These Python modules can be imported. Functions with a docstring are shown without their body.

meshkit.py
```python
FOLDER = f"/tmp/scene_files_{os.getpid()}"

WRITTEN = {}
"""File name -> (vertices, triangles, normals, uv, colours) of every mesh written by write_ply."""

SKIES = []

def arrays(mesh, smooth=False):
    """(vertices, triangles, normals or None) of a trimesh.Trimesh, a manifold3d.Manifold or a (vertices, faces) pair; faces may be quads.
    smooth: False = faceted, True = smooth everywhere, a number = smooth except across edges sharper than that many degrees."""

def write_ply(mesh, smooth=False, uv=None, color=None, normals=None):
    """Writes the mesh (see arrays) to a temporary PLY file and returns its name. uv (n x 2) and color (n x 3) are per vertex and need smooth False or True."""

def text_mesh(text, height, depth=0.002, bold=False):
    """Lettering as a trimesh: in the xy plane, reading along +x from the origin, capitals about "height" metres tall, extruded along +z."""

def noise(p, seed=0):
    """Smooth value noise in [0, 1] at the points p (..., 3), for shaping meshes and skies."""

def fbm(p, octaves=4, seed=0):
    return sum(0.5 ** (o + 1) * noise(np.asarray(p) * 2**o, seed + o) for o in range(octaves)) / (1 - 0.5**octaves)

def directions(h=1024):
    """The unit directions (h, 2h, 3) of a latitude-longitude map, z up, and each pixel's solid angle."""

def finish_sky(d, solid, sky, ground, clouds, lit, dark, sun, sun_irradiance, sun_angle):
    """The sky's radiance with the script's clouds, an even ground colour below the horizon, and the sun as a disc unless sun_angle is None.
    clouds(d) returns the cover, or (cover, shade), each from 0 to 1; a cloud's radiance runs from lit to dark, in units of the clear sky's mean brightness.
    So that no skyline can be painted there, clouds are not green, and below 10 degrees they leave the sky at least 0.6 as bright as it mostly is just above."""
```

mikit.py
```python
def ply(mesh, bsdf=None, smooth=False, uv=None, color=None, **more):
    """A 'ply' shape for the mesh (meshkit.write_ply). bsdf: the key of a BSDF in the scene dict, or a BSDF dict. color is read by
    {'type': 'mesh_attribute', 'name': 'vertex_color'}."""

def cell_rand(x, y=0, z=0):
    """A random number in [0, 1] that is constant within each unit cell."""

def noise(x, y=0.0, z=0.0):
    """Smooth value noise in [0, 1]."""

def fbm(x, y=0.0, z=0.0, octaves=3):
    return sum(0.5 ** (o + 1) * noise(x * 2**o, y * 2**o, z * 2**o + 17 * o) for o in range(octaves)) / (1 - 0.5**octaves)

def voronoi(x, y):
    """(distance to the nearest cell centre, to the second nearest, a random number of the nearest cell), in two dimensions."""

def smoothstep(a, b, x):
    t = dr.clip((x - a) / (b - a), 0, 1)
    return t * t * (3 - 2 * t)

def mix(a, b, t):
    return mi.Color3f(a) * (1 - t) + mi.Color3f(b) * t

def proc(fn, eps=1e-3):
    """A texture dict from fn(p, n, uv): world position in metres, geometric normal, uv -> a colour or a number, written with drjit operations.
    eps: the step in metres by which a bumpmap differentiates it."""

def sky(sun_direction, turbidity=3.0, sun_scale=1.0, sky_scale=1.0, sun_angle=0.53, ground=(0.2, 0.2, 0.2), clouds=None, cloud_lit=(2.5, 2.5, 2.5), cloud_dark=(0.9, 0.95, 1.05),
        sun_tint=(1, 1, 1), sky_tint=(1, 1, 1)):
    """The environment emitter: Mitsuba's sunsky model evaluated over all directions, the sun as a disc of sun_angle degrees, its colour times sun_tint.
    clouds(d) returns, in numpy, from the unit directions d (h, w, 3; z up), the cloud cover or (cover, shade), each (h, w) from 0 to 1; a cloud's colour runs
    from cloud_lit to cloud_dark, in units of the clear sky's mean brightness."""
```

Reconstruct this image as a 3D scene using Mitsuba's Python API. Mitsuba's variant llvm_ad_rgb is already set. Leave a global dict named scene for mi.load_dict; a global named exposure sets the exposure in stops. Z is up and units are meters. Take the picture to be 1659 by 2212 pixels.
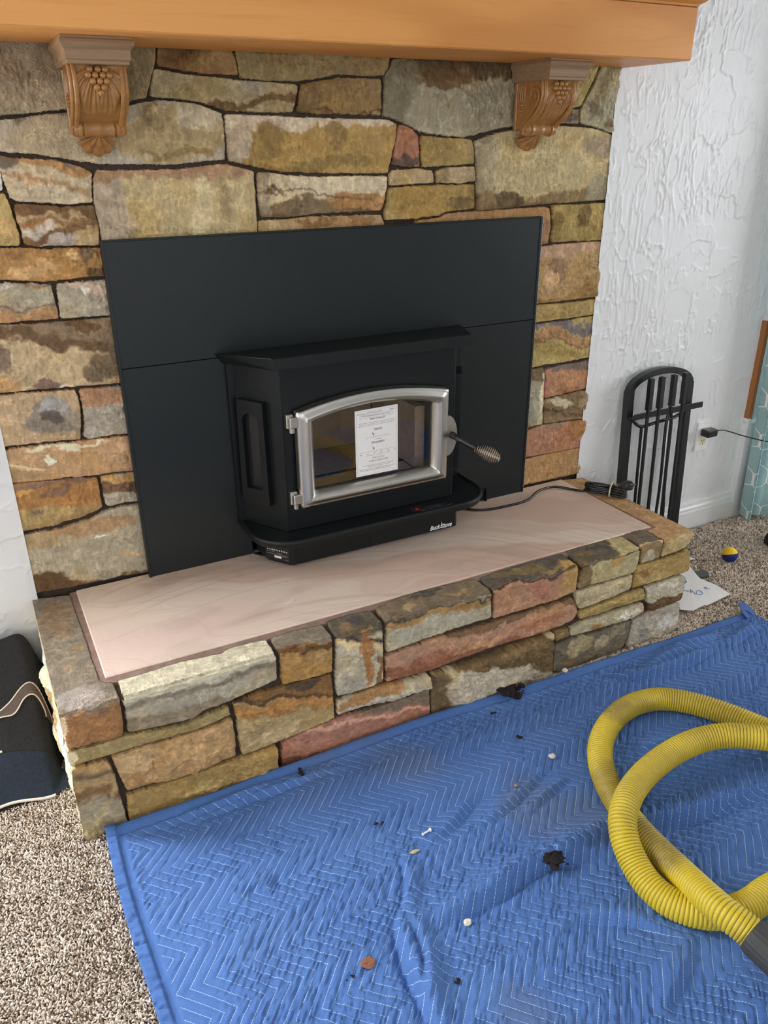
import math, numpy as np, trimesh, shapely, mitsuba as mi, drjit as dr
import mikit, meshkit
from mikit import proc, ply, mix, smoothstep
from shapely.geometry import Polygon, Point, LineString, box as sbox
from scipy.spatial import Delaunay, cKDTree
import manifold3d as m3
T = mi.ScalarTransform4f
scene, labels = {}, {}
rng = np.random.default_rng(7)

# ---------------------------------------------------------------- camera
CAM = np.array([-0.3175, -2.0511, 1.4559]); PITCH, YAW, ROLL, FOC = 0.43383, 0.47837, -0.00621, 1726.0
def camera_axes():
    cy, sy = math.cos(YAW), math.sin(YAW)
    f = np.array([sy*math.cos(PITCH), cy*math.cos(PITCH), -math.sin(PITCH)])
    r = np.array([cy, -sy, 0.0]); u = np.cross(r, f)
    return f, -r*math.sin(ROLL) + u*math.cos(ROLL)
FWD, UPV = camera_axes()
scene['camera'] = {'type': 'perspective', 'fov': math.degrees(2*math.atan(829.5/FOC)), 'fov_axis': 'x', 'near_clip': 0.05, 'far_clip': 50.0,
                   'to_world': T().look_at(origin=CAM.tolist(), target=(CAM+FWD).tolist(), up=UPV.tolist())}
exposure = -1.13
# ---------------------------------------------------------------- light: daylight in the room's windows (the panes glow with the sky outside)
L_FLANK_LEFT = (135.0, 140.0, 148.0)     # window in the chimney wall, left of the fireplace
L_FLANK_RIGHT = (3.0, 3.2, 3.5)       # window behind the curtain
L_SIDE_RIGHT = (14.0, 14.6, 15.4)     # window in the right wall
L_SIDE_LEFT = (11.0, 11.3, 11.7)      # window in the left wall
L_BACK = (3.6, 3.7, 3.8)              # patio door behind the camera

# ---------------------------------------------------------------- helpers
def lin(c):
    c = np.asarray(c, float)/255.0
    return np.where(c < 0.04045, c/12.92, ((c+0.055)/1.055)**2.4)
def rgb(c): return {'type': 'rgb', 'value': [float(x) for x in c]}
def two(b): return {'type': 'twosided', 'bsdf': b}
def pr(color, rough=0.6, spec=0.5, **k):
    return {'type': 'principled', 'base_color': color if isinstance(color, dict) else rgb(color), 'roughness': rough, 'specular': spec, **k}
def mat(key, b): scene[key] = two(b) if b['type'] not in ('thindielectric', 'dielectric') else b
COUNT = {}
def key_for(name):
    n = COUNT.get(name, 0); COUNT[name] = n+1
    return name if n == 0 else f'{name}_{n:03d}'
def obj(name, mesh, bsdf, smooth=False, parent=None, **k):
    key = key_for(f'{parent}__{name}' if parent else name)
    scene[key] = mesh if isinstance(mesh, dict) else ply(mesh, bsdf, smooth=smooth, **k)
    return key
def tag(key, label=None, cat=None, group=None, kind=None):
    d = {}
    if label: d['label'] = label
    if cat: d['category'] = cat
    if group: d['group'] = group
    if kind: d['kind'] = kind
    labels[key] = d
    return key
def thing(name, label, cat, group=None):
    return tag(key_for(name), label, cat, group)
def cat_(*ms): return trimesh.util.concatenate([m for m in ms if m is not None])
def tm(m):
    if isinstance(m, m3.Manifold):
        g = m.to_mesh(); return trimesh.Trimesh(g.vert_properties[:, :3], g.tri_verts, process=False)
    return m
def box(x0, x1, y0, y1, z0, z1, bev=0.0):
    """box with chamfered edges"""
    if bev <= 0:
        m = trimesh.creation.box((x1-x0, y1-y0, z1-z0)); m.apply_translation(((x0+x1)/2, (y0+y1)/2, (z0+z1)/2)); return m
    b = bev; P = []
    for sx in (0, 1):
        for sy in (0, 1):
            for sz in (0, 1):
                x, y, z = (x0, x1)[sx], (y0, y1)[sy], (z0, z1)[sz]; dx, dy, dz = b*(1-2*sx), b*(1-2*sy), b*(1-2*sz)
                P += [(x, y+dy, z+dz), (x+dx, y, z+dz), (x+dx, y+dy, z)]
    return trimesh.convex.convex_hull(np.array(P))
def hull(pts): return trimesh.convex.convex_hull(np.asarray(pts, float))
def frames(P):
    P = np.asarray(P, float); t = np.gradient(P, axis=0); t /= np.linalg.norm(t, axis=1, keepdims=True)+1e-12
    a = np.zeros_like(P); ref = np.array([0, 0, 1.0]) if abs(t[0][2]) < 0.9 else np.array([1.0, 0, 0])
    v = np.cross(t[0], ref); v /= np.linalg.norm(v)
    for i in range(len(P)):
        v = v - t[i]*(v@t[i]); v /= np.linalg.norm(v); a[i] = v
    return t, a, np.cross(t, a)
def tube(P, r, sides=12, caps=True, closed=False):
    P = np.asarray(P, float); n = len(P); r = np.broadcast_to(r, (n,)).astype(float)
    t, a, b = frames(P); th = np.arange(sides)*2*np.pi/sides
    V = P[:, None] + r[:, None, None]*(np.cos(th)[None, :, None]*a[:, None] + np.sin(th)[None, :, None]*b[:, None])
    V = V.reshape(-1, 3); i, j = np.meshgrid(np.arange(n-1), np.arange(sides), indexing='ij')
    q = np.stack([i*sides+j, i*sides+(j+1) % sides, (i+1)*sides+(j+1) % sides, (i+1)*sides+j], -1).reshape(-1, 4)
    F = np.vstack([q[:, [0, 1, 2]], q[:, [0, 2, 3]]])
    if caps:
        c0, c1 = len(V), len(V)+1; V = np.vstack([V, P[:1], P[-1:]]); j = np.arange(sides)
        F = np.vstack([F, np.stack([np.full(sides, c0), (j+1) % sides, j], 1), np.stack([np.full(sides, c1), (n-1)*sides+j, (n-1)*sides+(j+1) % sides], 1)])
    m = trimesh.Trimesh(V, F, process=False)
    if m.volume < 0: m.invert()
    return m
def spline(P, n, closed=False):
    from scipy.interpolate import CubicSpline
    P = np.asarray(P, float)
    if closed: P = np.vstack([P, P[:1]])
    d = np.r_[0, np.cumsum(np.sqrt(np.linalg.norm(np.diff(P, axis=0), axis=1)))]
    cs = CubicSpline(d, P, bc_type='periodic' if closed else 'not-a-knot'); Q = cs(np.linspace(0, d[-1], n*8))
    s = np.r_[0, np.cumsum(np.linalg.norm(np.diff(Q, axis=0), axis=1))]
    u = np.linspace(0, s[-1], n)
    return np.stack([np.interp(u, s, Q[:, k]) for k in range(P.shape[1])], 1)
def extrude_xz(poly, y0, y1):
    """polygon in (x, z) made solid between y0 and y1"""
    m = trimesh.creation.extrude_polygon(poly, abs(y1-y0), engine='earcut'); V = m.vertices.copy()
    m = trimesh.Trimesh(np.stack([V[:, 0], min(y0, y1)+V[:, 2], V[:, 1]], 1), m.faces[:, ::-1], process=False)
    if m.volume < 0: m.invert()
    return m
def extrude_xy(poly, z0, z1):
    m = trimesh.creation.extrude_polygon(poly, z1-z0, engine='earcut'); m.apply_translation((0, 0, z0)); return m
def grid(nu, nv):
    i, j = np.meshgrid(np.arange(nu-1), np.arange(nv-1), indexing='ij')
    q = np.stack([i*nv+j, (i+1)*nv+j, (i+1)*nv+j+1, i*nv+j+1], -1).reshape(-1, 4)
    return np.vstack([q[:, [0, 1, 2]], q[:, [0, 2, 3]]])
def n2(x, y, f, seed=0, oct=3): 
    return meshkit.fbm(np.stack([x*f, y*f, np.full_like(x, seed*7.31)], -1), octaves=oct, seed=seed)
def sstep(a, b, x):
    t = np.clip((x-a)/(b-a), 0, 1); return t*t*(3-2*t)
def lathe(profile, sides=32):
    """(r, z) profile turned round z"""
    p = np.asarray(profile, float); th = np.arange(sides)*2*np.pi/sides; n = len(p)
    V = np.stack([p[:, 0, None]*np.cos(th), p[:, 0, None]*np.sin(th), np.repeat(p[:, 1, None], sides, 1)], -1).reshape(-1, 3)
    i, j = np.meshgrid(np.arange(n-1), np.arange(sides), indexing='ij')
    q = np.stack([i*sides+j, i*sides+(j+1) % sides, (i+1)*sides+(j+1) % sides, (i+1)*sides+j], -1).reshape(-1, 4)
    m = trimesh.Trimesh(V, np.vstack([q[:, [0, 1, 2]], q[:, [0, 2, 3]]]), process=True)
    return m

# ---------------------------------------------------------------- dimensions (metres; x along the fireplace, y into it, z up)
HZ, HD, HL, HR = 0.3575, 0.538, -0.306, 1.554          # hearth: top height, depth, left and right ends
MZ, MD, MR = 1.649, 0.257, 1.551                       # mantel: underside height, depth, right end

# ---------------------------------------------------------------- materials
VC = {'type': 'mesh_attribute', 'name': 'vertex_color'}
def grain_fn(p, n, uv): return 0.0024*(mikit.noise(p.x*330, p.y*330, p.z*330)+0.7*mikit.noise(p.x*760, p.y*760, p.z*760))
scene['mat_stone'] = two({'type': 'bumpmap', 'arbitrary': {**proc(grain_fn, 0.0007)}, 'bsdf': pr(VC, 0.8, 0.3)})
def mortar_fn(p, n, uv):
    a = mikit.fbm(p.x*40, p.y*40, p.z*40, octaves=3); return mix((0.040, 0.027, 0.020), (0.092, 0.066, 0.050), a)
mat('mat_mortar', pr(proc(mortar_fn), 0.95, 0.2))
def grout_fn(p, n, uv):
    a = mikit.fbm(p.x*60, p.y*60, p.z*60, octaves=3); return mix((0.17, 0.105, 0.082), (0.30, 0.205, 0.165), a)
mat('mat_grout', pr(proc(grout_fn), 0.9, 0.2))
def slab_fn(p, n, uv):
    w = mikit.fbm(p.x*2.2, p.y*5.0, 3.0, octaves=3)
    q = p.x*0.55+p.y*1.6+0.5*w
    band = mikit.fbm(q*7.0, p.x*0.8, 1.0, octaves=4)
    c = mix((0.60, 0.43, 0.335), (0.70, 0.565, 0.455), smoothstep(0.35, 0.65, band))
    pink = smoothstep(0.45, 0.7, mikit.fbm(p.x*1.6+5, p.y*3, 2.0, octaves=2))
    c = mix(c, (0.66, 0.47, 0.41), 0.6*pink)
    line = smoothstep(0.86, 1.0, 1-dr.abs(2*mikit.noise(q*16.0, p.x*1.2, 4.0)-1))
    arc = dr.sqrt(dr.square(p.x-0.25)+dr.square(p.y+1.0))
    arcs = smoothstep(0.75, 1.0, 1-dr.abs(2*mikit.noise(arc*34, 7.0, 1.0)-1))*smoothstep(0.45, 0.62, mikit.fbm(p.x*2.0, p.y*2.0, 9.0, octaves=2))
    c = mix(c, (0.40, 0.27, 0.20), 0.14*line+0.28*arcs)
    stain = smoothstep(0.62, 0.8, mikit.fbm(p.x*6, p.y*14, 6.0, octaves=3))
    c = mix(c, (0.40, 0.29, 0.23), 0.22*stain)
    speck = smoothstep(0.88, 0.94, mikit.noise(p.x*300, p.y*300, 2.0))
    scr = smoothstep(0.985, 1.0, 1-dr.abs(2*mikit.noise(p.x*9+p.y*22, p.x*3-p.y*2, 11.0)-1))*smoothstep(0.6, 0.68, mikit.fbm(p.x*7, p.y*9, 13.0, octaves=2))
    c = mix(c, (0.84, 0.76, 0.70), 0.5*scr)
    return mix(c, (0.36, 0.25, 0.2), 0.3*speck)
mat('mat_slab', pr(proc(slab_fn), 0.5, 0.35))
def wood_fn(p, n, uv):
    w = mikit.fbm(p.x*3.0, p.y*16, p.z*16, octaves=3)
    g = mikit.fbm(p.x*9, p.y*150, p.z*150+6*w, octaves=3)
    big = mikit.fbm(p.x*2.2, p.y*4, p.z*9, octaves=2)
    c = mix((0.56, 0.225, 0.052), (0.70, 0.315, 0.085), smoothstep(0.3, 0.7, big))
    return mix(c, (0.46, 0.175, 0.04), 0.22*smoothstep(0.5, 0.8, g))
mat('mat_mantel', pr(proc(wood_fn), 0.42, 0.4))
def carve_fn(p, n, uv):
    g = mikit.fbm(p.x*14, p.y*120, p.z*40, octaves=3)
    return mix((0.26, 0.115, 0.032), (0.42, 0.205, 0.060), g)
mat('mat_carved', pr(proc(carve_fn), 0.34, 0.5, clearcoat=0.4, clearcoat_gloss=0.8))
def carvecap_fn(p, n, uv):
    g = mikit.fbm(p.x*8, p.y*120, p.z*160, octaves=3)
    return mix((0.22, 0.135, 0.07), (0.34, 0.22, 0.125), g)
mat('mat_corbel_cap', pr(proc(carvecap_fn), 0.45, 0.45))
def steel_bump(p, n, uv): return 0.00025*mikit.noise(p.x*900, p.y*900, p.z*900)
scene['mat_black'] = two({'type': 'bumpmap', 'arbitrary': proc(steel_bump, 0.0006), 'bsdf': pr((0.0045, 0.0062, 0.0068), 0.42, 0.32)})
mat('mat_panel', pr(proc(lambda p, n, uv: mix((0.0078, 0.0118, 0.0124), (0.0112, 0.0158, 0.0164), mikit.fbm(p.x*4, p.y*4, p.z*4, octaves=3))), 0.42, 0.36))
mat('mat_black_gloss', pr((0.012, 0.012, 0.013), 0.22, 0.5))
mat('mat_black_iron', pr((0.008, 0.009, 0.010), 0.38, 0.5))
def brushed_fn(p, n, uv): return mix((0.50, 0.485, 0.44), (0.66, 0.64, 0.59), mikit.fbm(p.x*14, p.y*14, p.z*14, octaves=3))
mat('mat_nickel', pr(proc(brushed_fn), 0.33, 0.5, metallic=1.0))
mat('mat_bright_steel', pr((0.62, 0.60, 0.56), 0.3, 0.5, metallic=1.0))
mat('mat_spring', pr((0.50, 0.42, 0.33), 0.25, 0.5, metallic=1.0))
scene['mat_glass'] = {'type': 'thindielectric', 'int_ior': 1.38}
mat('mat_gasket', pr((0.02, 0.02, 0.02), 0.95, 0.1))
def firebrick_fn(p, n, uv): return mix((0.38, 0.265, 0.165), (0.52, 0.385, 0.25), mikit.fbm(p.x*50, p.y*50, p.z*50, octaves=3))
mat('mat_firebrick', pr(proc(firebrick_fn), 0.9, 0.2))
mat('mat_paper', pr((0.82, 0.79, 0.76), 0.6, 0.3))
mat('mat_print', pr((0.06, 0.06, 0.065), 0.6, 0.3))
mat('mat_print_grey', pr((0.32, 0.31, 0.31), 0.6, 0.3))
mat('mat_white_print', pr((0.80, 0.79, 0.76), 0.5, 0.4))
mat('mat_grey_print', pr((0.22, 0.21, 0.21), 0.5, 0.4))
mat('mat_red_print', pr((0.55, 0.02, 0.02), 0.5, 0.4))
def plaster_fn(p, n, uv): return 0.0007*mikit.fbm(p.x*180, p.y*180, p.z*60, octaves=3)
scene['mat_plaster'] = two({'type': 'bumpmap', 'arbitrary': proc(plaster_fn, 0.0008), 'bsdf': pr((0.77, 0.775, 0.765), 0.42, 0.4)})
mat('mat_wall', pr((0.50, 0.50, 0.49), 0.7, 0.3))
mat('mat_ceiling', pr((0.66, 0.66, 0.65), 0.9, 0.2))
mat('mat_trim', pr((0.80, 0.80, 0.79), 0.3, 0.5))
mat('mat_oak', pr((0.33, 0.125, 0.035), 0.5, 0.4))
mat('mat_plate', pr((0.83, 0.82, 0.80), 0.3, 0.5))
mat('mat_ivory', pr((0.74, 0.66, 0.48), 0.35, 0.5))
mat('mat_dark_slot', pr((0.02, 0.02, 0.02), 0.6, 0.3))
mat('mat_pile', pr(VC, 0.95, 0.1))
def carpet_fn(p, n, uv):
    d, e, r = mikit.voronoi(p.x*140, p.y*140)
    return mix((0.16, 0.125, 0.10), (0.36, 0.31, 0.26), r)
mat('mat_carpet', pr(proc(carpet_fn), 1.0, 0.05))
mat('mat_yellow', pr(VC, 0.42, 0.45))
mat('mat_cuff', pr((0.045, 0.045, 0.043), 0.6, 0.4))
mat('mat_cord', pr((0.012, 0.012, 0.012), 0.25, 0.5))
mat('mat_tie', pr((0.60, 0.55, 0.43), 0.6, 0.3))
mat('mat_copper', pr((0.55, 0.25, 0.14), 0.35, 0.5, metallic=0.8))
mat('mat_soot', pr((0.016, 0.011, 0.012), 0.85, 0.3))
mat('mat_chip', pr((0.62, 0.46, 0.26), 0.7, 0.3))
mat('mat_rust_chip', pr((0.24, 0.10, 0.055), 0.7, 0.3))
mat('mat_cream', pr((0.72, 0.66, 0.55), 0.8, 0.2))
mat('mat_bag', pr(proc(lambda p, n, uv: mix((0.014, 0.014, 0.015), (0.028, 0.027, 0.027), mikit.fbm(p.x*300, p.y*300, p.z*300, octaves=2))), 0.85, 0.25, sheen=0.5))
mat('mat_navy', pr(proc(lambda p, n, uv: mix((0.012, 0.017, 0.026), (0.022, 0.030, 0.044), mikit.fbm(p.x*260, p.y*260, p.z*260, octaves=2))), 0.85, 0.25, sheen=0.4))
mat('mat_band', pr((0.13, 0.095, 0.075), 0.6, 0.3))
mat('mat_ball_yellow', pr((0.86, 0.56, 0.01), 0.55, 0.4))
mat('mat_ball_blue', pr((0.01, 0.018, 0.16), 0.55, 0.4))
mat('mat_ink', pr((0.10, 0.20, 0.55), 0.7, 0.2))
mat('mat_toy', pr((0.62, 0.61, 0.58), 0.35, 0.5))
mat('mat_slate_plastic', pr((0.06, 0.075, 0.068), 0.4, 0.5))
# moving blanket: quilted in chevrons, the thread a dashed line along them
ZX0, ZY0, ZP, ZA, ZS = -0.125, -0.640, 0.147, 0.0712, 0.0262
def blanket_fn(p, n, uv):
    x, y = uv.x, uv.y
    wob = 0.004*(mikit.noise(x*14, y*14, 2.0)-0.5)
    ph = (y-ZY0)/ZP; ph = ph-dr.floor(ph)
    tri = -ZA*(1-dr.abs(1-2*ph))
    q = (x+wob-ZX0-tri)/ZS
    d = dr.abs(q-dr.floor(q+0.5))*ZS*0.717
    dash = y*1.39/0.0055+0.37*dr.floor(q+0.5); dash = dash-dr.floor(dash)
    inside = (x > -0.222) & (y < -0.578)
    th = (1-smoothstep(0.00045, 0.00085, d))*dr.select(dash < 0.7, 1.0, 0.15)*dr.select(inside, 1.0, 0.0)
    dist = mikit.fbm(x*7, y*7, 5.0, octaves=4)
    c = mix((0.060, 0.132, 0.345), (0.084, 0.176, 0.42), dist)
    c = mix(c, (0.10, 0.125, 0.19), 0.5*smoothstep(0.62, 0.8, mikit.fbm(x*3, y*3, 8.0, octaves=3)))
    c = c*(0.92+0.16*mikit.noise(x*900, y*900, 1.0))
    return mix(c, (0.46, 0.58, 0.70), 0.72*th)
mat('mat_blanket', pr(proc(blanket_fn), 0.85, 0.2, sheen=0.25))
mat('mat_binding', pr((0.070, 0.135, 0.325), 0.8, 0.2))
def curtain_fn(p, n, uv):
    # ogee trellis: wavy verticals in alternate phase meet at the nodes
    u, v = uv.x/0.125, uv.y/0.165
    t = v*2*math.pi
    sq = 0.25*(dr.sin(t)+0.17*dr.sin(3*t))/0.83
    a = u-sq; a = dr.abs(a-dr.floor(a+0.5))
    b = u+0.5+sq; b = dr.abs(b-dr.floor(b+0.5))
    line = 1-smoothstep(0.022, 0.04, dr.minimum(a, b))
    weave = mikit.noise(u*130, v*18, 1.0)*0.5+mikit.noise(u*18, v*150, 2.0)*0.5
    c = mix((0.27, 0.43, 0.44), (0.42, 0.58, 0.58), weave)
    return mix(c, (0.86, 0.90, 0.88), line)
mat('mat_curtain', pr(proc(curtain_fn), 0.85, 0.2))

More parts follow.
